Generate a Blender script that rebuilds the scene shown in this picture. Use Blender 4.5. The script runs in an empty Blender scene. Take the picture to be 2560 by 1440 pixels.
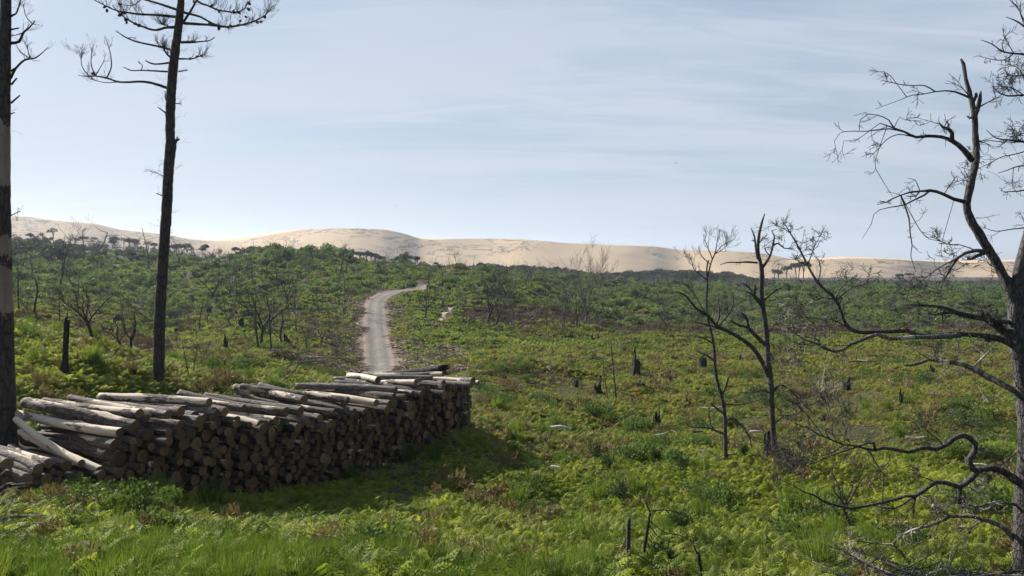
import bpy, math, random
import numpy as np
from mathutils import Vector, Matrix, noise as mnoise
R = math.radians
random.seed(7)
rng = np.random.default_rng(11)
S = bpy.context.scene
COL = S.collection

# ---------------------------------------------------------------- camera
F = 1862.0                      # focal length in pixels of the 2560 px wide picture
PITCH = math.atan(70.0 / F)
cam = bpy.data.cameras.new('camera')
cam.sensor_width = 36.0
cam.lens = F / 2560.0 * 36.0
cam.clip_start = 0.1
cam.clip_end = 20000.0
camo = bpy.data.objects.new('camera', cam)
camo.location = (0, 0, 0)
camo.rotation_euler = (math.pi / 2 - PITCH, 0, 0)
COL.objects.link(camo)
S.camera = camo

# ---------------------------------------------------------------- view
S.render.engine = 'CYCLES'
S.view_settings.view_transform = 'Standard'
S.view_settings.look = 'None'
S.view_settings.gamma = 1.0
S.view_settings.exposure = 1.08
S.cycles.max_bounces = 6
S.cycles.transparent_max_bounces = 8
S.cycles.diffuse_bounces = 3
S.cycles.volume_bounces = 0
S.cycles.use_denoising = True

# ---------------------------------------------------------------- sun and sky
SUN_EL, SUN_AZ = 31.0, -50.0            # azimuth from +Y (view direction), negative = left
SUN_STRENGTH = 5.0
sd = Vector((math.sin(R(SUN_AZ)) * math.cos(R(SUN_EL)), math.cos(R(SUN_AZ)) * math.cos(R(SUN_EL)), math.sin(R(SUN_EL))))
sl = bpy.data.lights.new('sun', 'SUN')
sl.energy = SUN_STRENGTH
sl.angle = R(0.55)
sl.color = (1.0, 0.95, 0.87)
so = bpy.data.objects.new('sun', sl)
so.rotation_euler = sd.to_track_quat('Z', 'Y').to_euler()
COL.objects.link(so)

class NT:
    """tiny node helper"""
    def __init__(s, tree):
        s.t = tree; tree.nodes.clear()
    def n(s, kind, ins=None, **kw):
        nd = s.t.nodes.new(kind)
        for k, v in kw.items(): setattr(nd, k, v)
        for k, v in (ins or {}).items():
            sock = nd.inputs[k]
            if isinstance(v, bpy.types.NodeSocket): s.t.links.new(v, sock)
            elif isinstance(v, (tuple, list)) and sock.type == 'RGBA' and len(v) == 3: sock.default_value = (*v, 1)
            else: sock.default_value = v
        return nd
    def math(s, op, a, b=0.0, c=0.0, clamp=False):
        nd = s.n('ShaderNodeMath', {0: a, 1: b, 2: c}, operation=op); nd.use_clamp = clamp
        return nd.outputs[0]
    def ramp(s, fac, stops, interp='LINEAR'):
        nd = s.n('ShaderNodeValToRGB', {0: fac}); cr = nd.color_ramp; cr.interpolation = interp
        while len(cr.elements) < len(stops): cr.elements.new(0.5)
        for e, (p, c) in zip(cr.elements, stops):
            e.position = p; e.color = (c, c, c, 1) if isinstance(c, (int, float)) else (*c, 1)
        return nd.outputs[0]
    def mix(s, fac, a, b, mode='MIX'):
        nd = s.n('ShaderNodeMix', data_type='RGBA', blend_type=mode)
        for k, v in ((0, fac), (6, a), (7, b)):
            if isinstance(v, bpy.types.NodeSocket): s.t.links.new(v, nd.inputs[k])
            elif isinstance(v, (tuple, list)): nd.inputs[k].default_value = (*v, 1)
            else: nd.inputs[k].default_value = v
        return nd.outputs[2]
    def noise(s, vec, scale, detail=4, rough=0.55, dist=0.0, out='Fac'):
        i = {'Scale': scale, 'Detail': detail, 'Roughness': rough, 'Distortion': dist}
        if vec is not None: i['Vector'] = vec
        return s.n('ShaderNodeTexNoise', i).outputs[out]
    def mapping(s, vec, scale=(1, 1, 1), rot=(0, 0, 0), loc=(0, 0, 0)):
        return s.n('ShaderNodeMapping', {'Vector': vec, 'Scale': scale, 'Rotation': rot, 'Location': loc}).outputs[0]

w = bpy.data.worlds.new('World'); S.world = w; w.use_nodes = True
T = NT(w.node_tree)
sky = T.n('ShaderNodeTexSky', sky_type='NISHITA', sun_disc=False, sun_elevation=R(SUN_EL), sun_rotation=R(SUN_AZ),
          altitude=30.0, air_density=1.0, dust_density=0.7, ozone_density=1.4)
SKY_STRENGTH = 0.0475
geo = T.n('ShaderNodeTexCoord').outputs['Generated']
sep = T.n('ShaderNodeSeparateXYZ', {0: geo})
zz = T.math('MAXIMUM', sep.outputs[2], 0.0)
den = T.math('ADD', zz, 0.16)
cx = T.math('DIVIDE', sep.outputs[0], den)
cy = T.math('DIVIDE', sep.outputs[1], den)
pl = T.n('ShaderNodeCombineXYZ', {0: cx, 1: cy, 2: 0.0}).outputs[0]
veil = T.noise(T.mapping(pl, (0.42, 1.15, 1), (0, 0, R(9)), (3.1, 0.6, 0)), 1.35, 5, 0.5, 0.35)
veil = T.ramp(veil, [(0.38, 0.12), (0.50, 0.60), (0.62, 1.0)])
wisp = T.noise(T.mapping(pl, (0.6, 3.0, 1), (0, 0, R(-14)), (1.7, 0.3, 0)), 1.6, 8, 0.62, 1.2)
wisp = T.ramp(wisp, [(0.48, 0.0), (0.74, 0.65)])
low = T.ramp(zz, [(0.0, 1.0), (0.10, 0.5), (0.30, 0.0)])
cl = T.math('ADD', T.math('MAXIMUM', veil, T.math('MULTIPLY', low, 0.72)), wisp, clamp=True)
hi = T.ramp(zz, [(0.40, 1.0), (0.66, 0.15)])  # cloud thinned overhead, out of view, to cut the fill light
cl = T.math('MULTIPLY', cl, hi)
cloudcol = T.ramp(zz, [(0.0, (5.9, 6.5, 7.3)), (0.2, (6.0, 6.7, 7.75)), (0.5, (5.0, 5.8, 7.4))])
# thin cloud scatters forward: bright on the sun's side of the sky, dimmed out of view behind the camera to cut fill light
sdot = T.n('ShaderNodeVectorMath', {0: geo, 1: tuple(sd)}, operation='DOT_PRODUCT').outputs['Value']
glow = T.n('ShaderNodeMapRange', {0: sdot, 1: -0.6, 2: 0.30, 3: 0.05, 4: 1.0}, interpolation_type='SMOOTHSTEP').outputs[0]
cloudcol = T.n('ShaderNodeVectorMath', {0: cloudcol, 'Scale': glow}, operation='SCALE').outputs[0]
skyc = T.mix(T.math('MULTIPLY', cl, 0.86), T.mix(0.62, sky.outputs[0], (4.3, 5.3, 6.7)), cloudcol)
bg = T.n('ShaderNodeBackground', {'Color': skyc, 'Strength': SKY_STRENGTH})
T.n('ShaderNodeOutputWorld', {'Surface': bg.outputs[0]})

# ---------------------------------------------------------------- helpers
def P(px, py, d):
    """world point seen in the 2560x1440 picture at (px, py), d metres forward"""
    u = (px - 1280.0) / F; v = (720.0 - py) / F
    c, s = math.cos(PITCH), math.sin(PITCH)
    y = c + v * s; z = -s + v * c
    return Vector((u * d / y, d, z * d / y))

def px_of(x, y, z):
    c, s = math.cos(PITCH), math.sin(PITCH)
    f = y * c - z * s; up = y * s + z * c
    return 1280 + F * x / f, 720 - F * up / f

class MB:
    """mesh builder: collects pieces, links them as ONE mesh object"""
    def __init__(s): s.v = []; s.f = []; s.m = []; s.a = []; s.n = 0
    def add(s, vs, fs, mat=0, attr=0.0):
        vs = np.asarray(vs, dtype=float).reshape(-1, 3)
        s.v.append(vs)
        s.f.extend([tuple(i + s.n for i in f) for f in fs]); s.m.extend([mat] * len(fs))
        s.a.append(np.full(len(vs), attr) if np.isscalar(attr) else np.asarray(attr, dtype=float))
        s.n += len(vs)
    def mesh(s, name, mats, smooth=True, attr=None):
        me = bpy.data.meshes.new(name)
        V = np.concatenate(s.v) if s.v else np.zeros((0, 3))
        me.from_pydata(V.tolist(), [], s.f)
        for m in (mats if isinstance(mats, (list, tuple)) else [mats]): me.materials.append(m)
        me.polygons.foreach_set('material_index', s.m)
        me.polygons.foreach_set('use_smooth', [smooth] * len(s.f))
        if attr:
            at = me.attributes.new(attr, 'FLOAT', 'POINT'); at.data.foreach_set('value', np.concatenate(s.a))
        me.update()
        return me
    def obj(s, name, mats, parent=None, smooth=True, attr=None, loc=None):
        if loc is not None:
            s.v = [a - np.array(loc) for a in s.v]
        o = bpy.data.objects.new(name, s.mesh(name, mats, smooth, attr))
        COL.objects.link(o)
        if parent: o.parent = parent
        elif loc is not None: o.location = loc
        return o

def tag(o, label=None, cat=None, group=None, kind=None):
    if label: o['label'] = label
    if cat: o['category'] = cat
    if group: o['group'] = group
    if kind: o['kind'] = kind
    return o

def empty(name, loc, rz=0.0):
    o = bpy.data.objects.new(name, None); o.location = loc; o.rotation_euler = (0, 0, rz)
    o.empty_display_size = 0.2
    COL.objects.link(o)
    return o

def copy_tree(src, parent=None):
    c = src.copy(); COL.objects.link(c)
    if parent: c.parent = parent
    for ch in list(src.children): copy_tree(ch, c)
    return c

def smooth_path(pts, rad, step):
    """Catmull-Rom through pts (list of Vector) with radii, resampled about every `step` metres"""
    P_ = [np.array(p, dtype=float) for p in pts]; r_ = list(rad)
    if len(P_) == 2:
        n = max(2, int(np.linalg.norm(P_[1] - P_[0]) / step))
        ts = np.linspace(0, 1, n + 1)
        return [P_[0] * (1 - t) + P_[1] * t for t in ts], [r_[0] * (1 - t) + r_[1] * t for t in ts]
    Q = [2 * P_[0] - P_[1]] + P_ + [2 * P_[-1] - P_[-2]]
    out, ro = [], []
    for i in range(1, len(Q) - 2):
        p0, p1, p2, p3 = Q[i - 1:i + 3]
        n = max(1, int(np.linalg.norm(p2 - p1) / step))
        for k in range(n):
            t = k / n
            out.append(0.5 * ((2 * p1) + (-p0 + p2) * t + (2 * p0 - 5 * p1 + 4 * p2 - p3) * t * t + (-p0 + 3 * p1 - 3 * p2 + p3) * t ** 3))
            ro.append(r_[i - 1] * (1 - t) + r_[i] * t)
    out.append(P_[-1]); ro.append(r_[-1])
    return out, ro

def tube(mb, pts, rad, sides=6, mat=0, rough=0.0, cap=True, attr=0.0, rnd=random):
    pts = np.asarray(pts, dtype=float); n = len(pts)
    if n < 2: return
    tan = np.gradient(pts, axis=0)
    tan /= (np.linalg.norm(tan, axis=1)[:, None] + 1e-9)
    ref = np.array((0.0, 0.0, 1.0)) if abs(tan[0][2]) < 0.8 else np.array((1.0, 0.0, 0.0))
    a = np.cross(tan[0], ref); a /= np.linalg.norm(a)
    ang = np.arange(sides) * 2 * math.pi / sides
    ca, sa = np.cos(ang), np.sin(ang)
    rings = []
    for i in range(n):
        a = a - tan[i] * np.dot(a, tan[i]); a /= (np.linalg.norm(a) + 1e-9)
        b = np.cross(tan[i], a)
        rr = np.full(sides, rad[i])
        if rough: rr = rr * (1 + rough * np.array([rnd.uniform(-1, 1) for _ in range(sides)]))
        rings.append(pts[i] + rr[:, None] * (ca[:, None] * a + sa[:, None] * b))
    V = np.concatenate(rings)
    fs = []
    for i in range(n - 1):
        for j in range(sides):
            k = (j + 1) % sides
            fs.append((i * sides + j, i * sides + k, (i + 1) * sides + k, (i + 1) * sides + j))
    if cap:
        fs.append(tuple(range(sides))[::-1]); fs.append(tuple((n - 1) * sides + j for j in range(sides)))
    if not np.isscalar(attr): attr = np.repeat(np.asarray(attr), sides)
    mb.add(V, fs, mat, attr)

def rotv(v, axis, ang):
    return np.array(Matrix.Rotation(ang, 3, Vector(axis)) @ Vector(v))

def twig(mb, p, d, length, r, level, rnd, sides=3, curve=0.35, up=0.15, kids=(3, 5), mat=0, minr=0.0012):
    """a wandering twig with side twigs"""
    d = np.array(d, dtype=float); d /= np.linalg.norm(d) + 1e-9
    n = max(3, int(4 + level * 2)); seg = length / n
    pts = [np.array(p, dtype=float)]; dirs = []
    bend = np.array([rnd.uniform(-1, 1), rnd.uniform(-1, 1), rnd.uniform(-0.6, 1)]) * curve * 0.5
    for i in range(n):
        d = d + bend * 0.5 + np.array([rnd.uniform(-1, 1) for _ in range(3)]) * curve * 0.45 + np.array((0, 0, up * 0.35))
        d /= np.linalg.norm(d)
        pts.append(pts[-1] + d * seg); dirs.append(d.copy())
    rad = [max(minr, r * (1 - 0.72 * i / n)) for i in range(n + 1)]
    tube(mb, pts, rad, sides, mat, cap=False)
    if level > 0:
        for _ in range(rnd.randint(*kids)):
            i = rnd.randint(1, n - 1)
            ax = np.array([rnd.gauss(0, 1) for _ in range(3)]); ax = np.cross(dirs[i], ax); ax /= np.linalg.norm(ax) + 1e-9
            nd = rotv(dirs[i], ax, rnd.uniform(0.45, 1.0))
            twig(mb, pts[i], nd, length * rnd.uniform(0.4, 0.65), rad[i] * 0.6, level - 1, rnd, sides, curve, up, kids, mat, minr)

ORD = ['first', 'second', 'third', 'fourth', 'fifth', 'sixth', 'seventh', 'eighth', 'ninth', 'tenth', 'eleventh', 'twelfth', 'thirteenth', 'fourteenth', 'fifteenth', 'sixteenth', 'seventeenth', 'eighteenth', 'nineteenth', 'twentieth', 'twenty-first', 'twenty-second', 'twenty-third', 'twenty-fourth', 'twenty-fifth', 'twenty-sixth', 'twenty-seventh', 'twenty-eighth', 'twenty-ninth', 'thirtieth', 'thirty-first', 'thirty-second', 'thirty-third', 'thirty-fourth', 'thirty-fifth', 'thirty-sixth', 'thirty-seventh', 'thirty-eighth']
def rank_labels(items, cat):
    """items: (object, look, zone, px). Things of one look in one zone are told apart by their order from the left"""
    by = {}
    for it in items: by.setdefault((it[1], it[2]), []).append(it)
    for (look, zone), L in by.items():
        L.sort(key=lambda t: t[3])
        for i, (o, _, _, _) in enumerate(L):
            if len(L) == 1: lab = f'the only {look} {zone}'
            elif i < len(ORD): lab = f'{look} {zone}, {ORD[i]} such from the left'
            else: lab = f'{look} {zone}, towards the right of its group'
            tag(o, lab, cat, f'{look} {zone}')
# ---------------------------------------------------------------- terrain
def _xyz(th_px, d, z): return ((th_px - 1280) / F * d, d, z)
CP = [tuple(P(*c)) for c in [
 (-400,1440,8.2),(300,1440,8),(900,1440,8),(1500,1440,8.5),(2100,1440,9),(2900,1440,9.5),
 (0,1300,11.3),(300,1290,12.6),(600,1292,14.1),(900,1295,15.1),(1100,1210,17.8),(1280,1300,14.8),(1900,1300,14.2),(2560,1300,14),(3000,1300,14),
 (1330,1175,21.0),(1300,1060,27),(1260,960,37),(1150,905,47),(1640,1075,28),(1640,1170,20.5),(1940,1197,17.4),(1815,1177,18.4),
 (2300,1195,18),(2700,1195,18),(2300,1000,32),(2700,1000,32),(1600,970,38),(2117,978,38),(1590,935,48),(1757,922,50),(2400,900,52),(2800,900,52),
 (1700,849,72),(2300,845,72),(2800,845,72),(1300,848,70),(1700,834,92),(2300,834,92),(1700,815,115),(1700,748,170),(2300,752,170),(2000,744,172),(2800,752,170),(2300,815,115),
 (1700,725,260),(1700,706,480),(2300,706,470),(2300,735,240),(2800,706,470),
 (50,792,25),(200,858,24),(335,940,23),(30,905,21),(200,965,20.5),(60,990,18.5),(450,990,22),(-300,740,25),(-300,900,20),(-300,1050,15),
 (100,785,62),(100,745,85),(-300,740,70),(500,955,28),(500,905,40),(640,985,25),(750,935,35),(750,905,45),(860,935,43),
 (950,925,58),(942,850,70),(940,780,84),(935,748,97),(985,730,110),(1040,724,122),
 (850,900,60),(860,850,68),(1010,850,68),(1050,900,58),(1150,850,68),(1020,785,84),(860,785,84),
 (500,880,50),(500,830,68),(500,780,88),(700,780,86),(300,805,75),(300,762,95),(500,722,125),(700,700,125),(740,633,165),(870,674,150),(940,686,150),(660,642,168),(810,645,160),(1000,692,140),
 (585,660,175),(300,652,190),(100,655,180),(100,702,120),(850,730,105),(-300,660,180),(-300,700,110),
 (1100,722,118),(1180,700,128),(1300,716,135),(1440,744,140),(1280,772,100),(1400,800,90),(1100,782,88),
 (300,640,260),(100,632,260),(-300,630,260),
 ]]
CP += [_xyz(*c) for c in [
 (-60,13.0,-4.5),(290,14.6,-4.75),(500,15.6,-5.0),(720,17.3,-5.2),(900,19.2,-5.3),(1050,21.2,-5.35),(1170,23.2,-5.35),(60,15.6,-4.5),(500,18,-4.9),(750,20.5,-5.2),
 (130,38,-5.4),(300,38,-6.2),(-300,40,-4.0),(950,32,-6.0),(740,230,-4.0),(1000,230,-6.0),(1220,250,-6.5),
 (100,420,-4.0),(500,400,-6.5),(900,400,-9.0),(1280,420,-11.5),(500,300,-3.0)]]
CP = np.array(CP)
def _warp(x, y):
    th = np.clip(np.arctan2(x, np.maximum(y, 1e-6)), -0.78, 0.78)
    r = np.hypot(x, y)
    return th * 2.4, np.log(np.maximum(r, 3.0))
_ca, _cb = _warp(CP[:, 0], CP[:, 1])
_cs = CP[:, 2] / np.hypot(CP[:, 0], CP[:, 1])
def _tps(d2): return 0.5 * d2 * np.log(d2 + 1e-9)
_n = len(CP)
_K = _tps((_ca[:, None] - _ca[None]) ** 2 + (_cb[:, None] - _cb[None]) ** 2) + np.eye(_n) * 2e-3
_Pm = np.stack([np.ones(_n), _ca, _cb], 1)
_A = np.block([[_K, _Pm], [_Pm.T, np.zeros((3, 3))]])
_W = np.linalg.solve(_A, np.concatenate([_cs, np.zeros(3)]))

# road centre line (picture position -> ground, then hidden beyond the rise)
ROAD = [P(948, 985, 40), P(950, 925, 58), P(946, 880, 64), P(942, 850, 70), P(938, 815, 77), P(938, 780, 84), P(940, 755, 93), P(956, 739, 101), P(990, 730, 111), P(1040, 724, 122)]
ROAD = [(p.x, p.y) for p in ROAD]
ROAD = [(-3.6, 26.0), (-5.2, 32.0)] + ROAD 
_rp, _ = smooth_path([(a, b, 0) for a, b in ROAD], [1] * len(ROAD), 1.0)
_rp = np.array(_rp)[:, :2]
def road_dist(x, y):
    x = np.atleast_1d(x); y = np.atleast_1d(y); out = np.full(x.shape, 1e3)
    sel = np.where((x > -30) & (x < 14) & (y > 18) & (y < 150))[0] if x.ndim == 1 else None
    X = x[sel]; Y = y[sel]; best = np.full(X.shape, 1e6)
    for a in _rp: best = np.minimum(best, (X - a[0]) ** 2 + (Y - a[1]) ** 2)
    out[sel] = np.sqrt(best)
    return out
_dirs = [(math.cos(a), math.sin(a)) for a in rng.uniform(0, 6.28, 24)]
_ph = rng.uniform(0, 6.28, 24)
def bumps(x, y):
    s = 0
    for i, wl in enumerate([17, 13, 11, 8, 6.5, 5, 4, 3.1, 2.4, 1.9]):
        for j in range(2):
            dx, dy = _dirs[i * 2 + j]
            s = s + (wl * 0.0075) * np.sin((x * dx + y * dy) * 6.28 / wl + _ph[i * 2 + j] + 1.5 * np.sin((x * dy - y * dx) * 2.1 / wl))
    return s
def ground_z(x, y, rough=True):
    x = np.atleast_1d(np.asarray(x, dtype=float)); y = np.atleast_1d(np.asarray(y, dtype=float))
    z = np.empty(x.shape)
    for i in range(0, len(x), 20000):
        X, Y = x[i:i + 20000], y[i:i + 20000]
        a, b = _warp(X, Y)
        K = _tps((a[:, None] - _ca[None]) ** 2 + (b[:, None] - _cb[None]) ** 2)
        s = K @ _W[:_n] + _W[_n] + _W[_n + 1] * a + _W[_n + 2] * b
        r = np.hypot(X, Y)
        zi = s * r
        t = np.clip((r - 3.0) / 4.5, 0, 1)
        zi = np.where(r < 7.5, zi * t + (-1.7 - r * 0.2) * (1 - t), zi)
        t = np.clip((r - 400) / 260, 0, 1); t = t * t * (3 - 2 * t)
        zi = zi * (1 - t) + (-22.0) * t
        bk = np.clip((-Y + 0.0) / 8, 0, 1)                       # behind the camera: level bank
        zi = zi * (1 - bk) + (-1.8) * bk
        if rough:
            amp = np.clip((r - 9) / 16, 0.15, 1) * (1 + 1.9 * np.clip((r - 70) / 80, 0, 1.6))
            rd = road_dist(X, Y)
            amp = amp * np.clip((rd - 1.2) / 3.0, 0, 1)
            zi = zi + bumps(X, Y) * amp
        z[i:i + 20000] = zi
    return z
def gz(x, y): return float(ground_z([x], [y])[0])
def hit(px, py, dmin=7.0, dmax=620.0):
    """where the sight line through (px, py) first meets the ground"""
    ds = np.exp(np.linspace(math.log(dmin), math.log(dmax), 900))
    p1 = P(px, py, 1.0)
    g = ground_z(p1.x * ds, ds)
    below = np.where(p1.z * ds <= g)[0]
    d = ds[below[0]] if len(below) else dmax
    return Vector((p1.x * d, d, gz(p1.x * d, d)))
def hits(px, py, dmin=7.0, dmax=620.0, n=240):
    px = np.asarray(px, float); py = np.asarray(py, float)
    ds = np.exp(np.linspace(math.log(dmin), math.log(dmax), n))
    c, s = math.cos(PITCH), math.sin(PITCH)
    u = (px - 1280) / F; v = (720 - py) / F
    yy = c + v * s; ux = u / yy; uz = (-s + v * c) / yy
    X = (ux[:, None] * ds[None]).ravel(); Y = np.tile(ds, len(px))
    G = ground_z(X, Y).reshape(len(px), n)
    b = uz[:, None] * ds[None] <= G
    ok = b.any(1); k = b.argmax(1)
    d = ds[k]
    return ux * d, d, G[np.arange(len(px)), k], ok

def build_ground(mat):
    th = np.concatenate([np.linspace(-math.pi, -0.85, 26)[:-1], np.linspace(-0.85, 0.85, 560), np.linspace(0.85, math.pi, 26)[1:]])[:-1]
    rr = np.concatenate([[1.0, 2.0, 3.5, 5.0], np.exp(np.linspace(math.log(6.0), math.log(700), 430)), [850, 1100, 1600, 2600, 4200]])
    TH, RR = np.meshgrid(th, rr)
    X = (np.sin(TH) * RR).ravel(); Y = (np.cos(TH) * RR).ravel()
    Z = ground_z(X, Y)
    V = np.stack([X, Y, Z], 1)
    nt, nr = len(th), len(rr)
    V = np.vstack([V, [[0, 0, gz(0, 0)]]])
    i = np.arange(nr - 1)[:, None] * nt; j = np.arange(nt)[None]; k = (j + 1) % nt
    quads = np.stack([i + j, i + nt + j, i + nt + k, i + k], -1).reshape(-1, 4)[:, ::-1]
    me = bpy.data.meshes.new('ground')
    faces = quads.tolist() + [(nr * nt, (jj + 1) % nt, jj) for jj in range(nt)]
    me.from_pydata(V.tolist(), [], faces)
    me.materials.append(mat)
    me.polygons.foreach_set('use_smooth', [True] * len(me.polygons))
    rd = road_dist(V[:, 0], V[:, 1])
    at = me.attributes.new('road', 'FLOAT', 'POINT'); at.data.foreach_set('value', np.clip(rd / 12.0, 0, 1))
    me.update()
    o = bpy.data.objects.new('ground', me); COL.objects.link(o)
    return tag(o, kind='structure')

def mat_ground():
    m = bpy.data.materials.new('heath_soil'); m.use_nodes = True; T = NT(m.node_tree)
    pos = T.n('ShaderNodeNewGeometry').outputs['Position']
    n1 = T.noise(pos, 0.05, 6, 0.6); n2 = T.noise(pos, 0.9, 8, 0.65); n3 = T.noise(pos, 9.0, 6, 0.7)
    veg = T.ramp(n1, [(0.38, (0.035, 0.040, 0.018)), (0.5, (0.050, 0.048, 0.024)), (0.62, (0.070, 0.052, 0.034))])
    veg = T.mix(T.ramp(n2, [(0.4, 0.0), (0.65, 0.8)]), veg, (0.040, 0.040, 0.022))
    veg = T.mix(T.ramp(n3, [(0.5, 0.0), (0.75, 0.5)]), veg, (0.11, 0.085, 0.055))
    rd = T.n('ShaderNodeAttribute', attribute_name='road').outputs['Fac']
    sand = T.ramp(n3, [(0.3, (0.11, 0.078, 0.058)), (0.5, (0.20, 0.15, 0.115)), (0.7, (0.31, 0.25, 0.195))])
    k = T.math('ADD', rd, T.math('MULTIPLY', T.math('SUBTRACT', T.noise(pos, 0.45, 6, 0.65), 0.5), 0.42))
    near = T.ramp(k, [(0.17, 0.92), (0.30, 0.25), (0.42, 0.0)])
    col = T.mix(near, veg, sand)
    b = T.n('ShaderNodeBump', {'Height': n3, 'Strength': 0.6, 'Distance': 0.08})
    p = T.n('ShaderNodeBsdfPrincipled', {'Base Color': col, 'Roughness': 0.95, 'Normal': b.outputs[0], 'Specular IOR Level': 0.15})
    T.n('ShaderNodeOutputMaterial', {'Surface': p.outputs[0]})
    return m
ground = build_ground(mat_ground())

# ---------------------------------------------------------------- road
def mat_road():
    m = bpy.data.materials.new('worn_asphalt'); m.use_nodes = True; T = NT(m.node_tree)
    pos = T.n('ShaderNodeNewGeometry').outputs['Position']
    ed = T.n('ShaderNodeAttribute', attribute_name='edge').outputs['Fac']
    n1 = T.noise(pos, 0.5, 6, 0.6); n2 = T.noise(pos, 14, 6, 0.7); n3 = T.noise(T.mapping(pos, (1, .35, 1)), 1.6, 6, .6)
    asp = T.ramp(n1, [(0.35, (0.098, 0.086, 0.075)), (0.6, (0.155, 0.135, 0.114))])
    asp = T.mix(T.ramp(T.noise(pos, 2.4, 7, .7), [(0.5, 0), (0.6, 0.75)]), asp, (0.20, 0.175, 0.145))
    asp = T.mix(T.ramp(n2, [(0.4, 0), (0.7, 0.35)]), asp, (0.10, 0.095, 0.09))
    asp = T.mix(T.ramp(n3, [(0.62, 0), (0.66, 0.7)]), asp, (0.085, 0.083, 0.082))
    sand = T.ramp(n2, [(0.3, (0.14, 0.108, 0.082)), (0.7, (0.24, 0.19, 0.145))])
    k = T.math('ADD', ed, T.math('MULTIPLY', T.math('SUBTRACT', T.noise(pos, 0.8, 6, 0.65), 0.5), 0.45))
    col = T.mix(T.ramp(k, [(0.62, 0.0), (0.84, 1.0)]), asp, sand)
    w_ = T.math('ABSOLUTE', T.math('SUBTRACT', ed, 0.48))
    col = T.mix(T.ramp(w_, [(0.08, 0.45), (0.2, 0.0)]), col, (0.075, 0.068, 0.062))
    col = T.mix(T.math('MULTIPLY', T.ramp(ed, [(0.0, 0.7), (0.22, 0.0)]), n1), col, (0.26, 0.22, 0.175))
    b = T.n('ShaderNodeBump', {'Height': n2, 'Strength': 0.5, 'Distance': 0.02})
    p = T.n('ShaderNodeBsdfPrincipled', {'Base Color': col, 'Roughness': 0.92, 'Normal': b.outputs[0], 'Specular IOR Level': 0.2})
    T.n('ShaderNodeOutputMaterial', {'Surface': p.outputs[0]})
    return m
def build_road():
    pts, _ = smooth_path([(a, b, 0) for a, b in ROAD], [1] * len(ROAD), 0.5)
    pts = np.array(pts)[:, :2]
    tn = np.gradient(pts, axis=0); tn /= np.linalg.norm(tn, axis=1)[:, None]
    nm = np.stack([-tn[:, 1], tn[:, 0]], 1)
    offs = np.array([-1.0, -0.9, -0.78, -0.6, -0.4, -0.2, 0, 0.2, 0.4, 0.6, 0.78, 0.9, 1.0]); V = []; E = []
    for i in range(len(pts)):
        hw = 1.24 + 0.10 * mnoise.noise(Vector((i * .12, 0, 0))) + 0.04 * math.sin(i * 0.37)
        q = pts[i] + nm[i] * (offs * hw)[:, None]
        V.append(q); E.append(np.abs(offs))
    V = np.concatenate(V); E = np.concatenate(E)
    z = ground_z(V[:, 0], V[:, 1]) + 0.05 - 0.03 * (E > 0.95)
    n = len(offs); fs = [(i * n + j, i * n + j + 1, (i + 1) * n + j + 1, (i + 1) * n + j) for i in range(len(pts) - 1) for j in range(n - 1)]
    mb = MB(); mb.add(np.stack([V[:, 0], V[:, 1], z], 1), [f[::-1] for f in fs], 0, E)
    return tag(mb.obj('road', mat_road(), attr='edge'), kind='structure')
road = build_road()
TRACK = [hit(1096, 803), hit(1110, 788), hit(1128, 770)]
def build_track():
    q, _ = smooth_path(TRACK, [1, 1, 1], .3); q = np.array(q); t = np.gradient(q, axis=0); t /= np.linalg.norm(t, axis=1)[:, None]; nm = np.stack([-t[:, 1], t[:, 0]], 1)
    V = []; offs = (-1, -.5, 0, .5, 1)
    for i in range(len(q)):
        w_ = .28 + .12 * math.sin(i * .9) ; p = q[i, :2] + nm[i] * (np.array(offs) * w_)[:, None]; z = ground_z(p[:, 0], p[:, 1]) + .03; V += [(a, b, c) for (a, b), c in zip(p, z)]
    mb = MB(); mb.add(V, [((i + 1) * 5 + j, (i + 1) * 5 + j + 1, i * 5 + j + 1, i * 5 + j) for i in range(len(q) - 1) for j in range(4)])
    m = bpy.data.materials.new('bare_sand'); m.use_nodes = True; T = NT(m.node_tree); pos = T.n('ShaderNodeNewGeometry').outputs['Position']
    p = T.n('ShaderNodeBsdfPrincipled', {'Base Color': T.ramp(T.noise(pos, 3, 6, .7), [(.35, (.16, .12, .08)), (.6, (.34, .28, .20))]), 'Roughness': .95})
    T.n('ShaderNodeOutputMaterial', {'Surface': p.outputs[0]})
    tag(mb.obj('sand_path', m), kind='structure')
build_track()
_tq = np.array(smooth_path(TRACK, [1, 1, 1], .5)[0])[:, :2]

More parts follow.
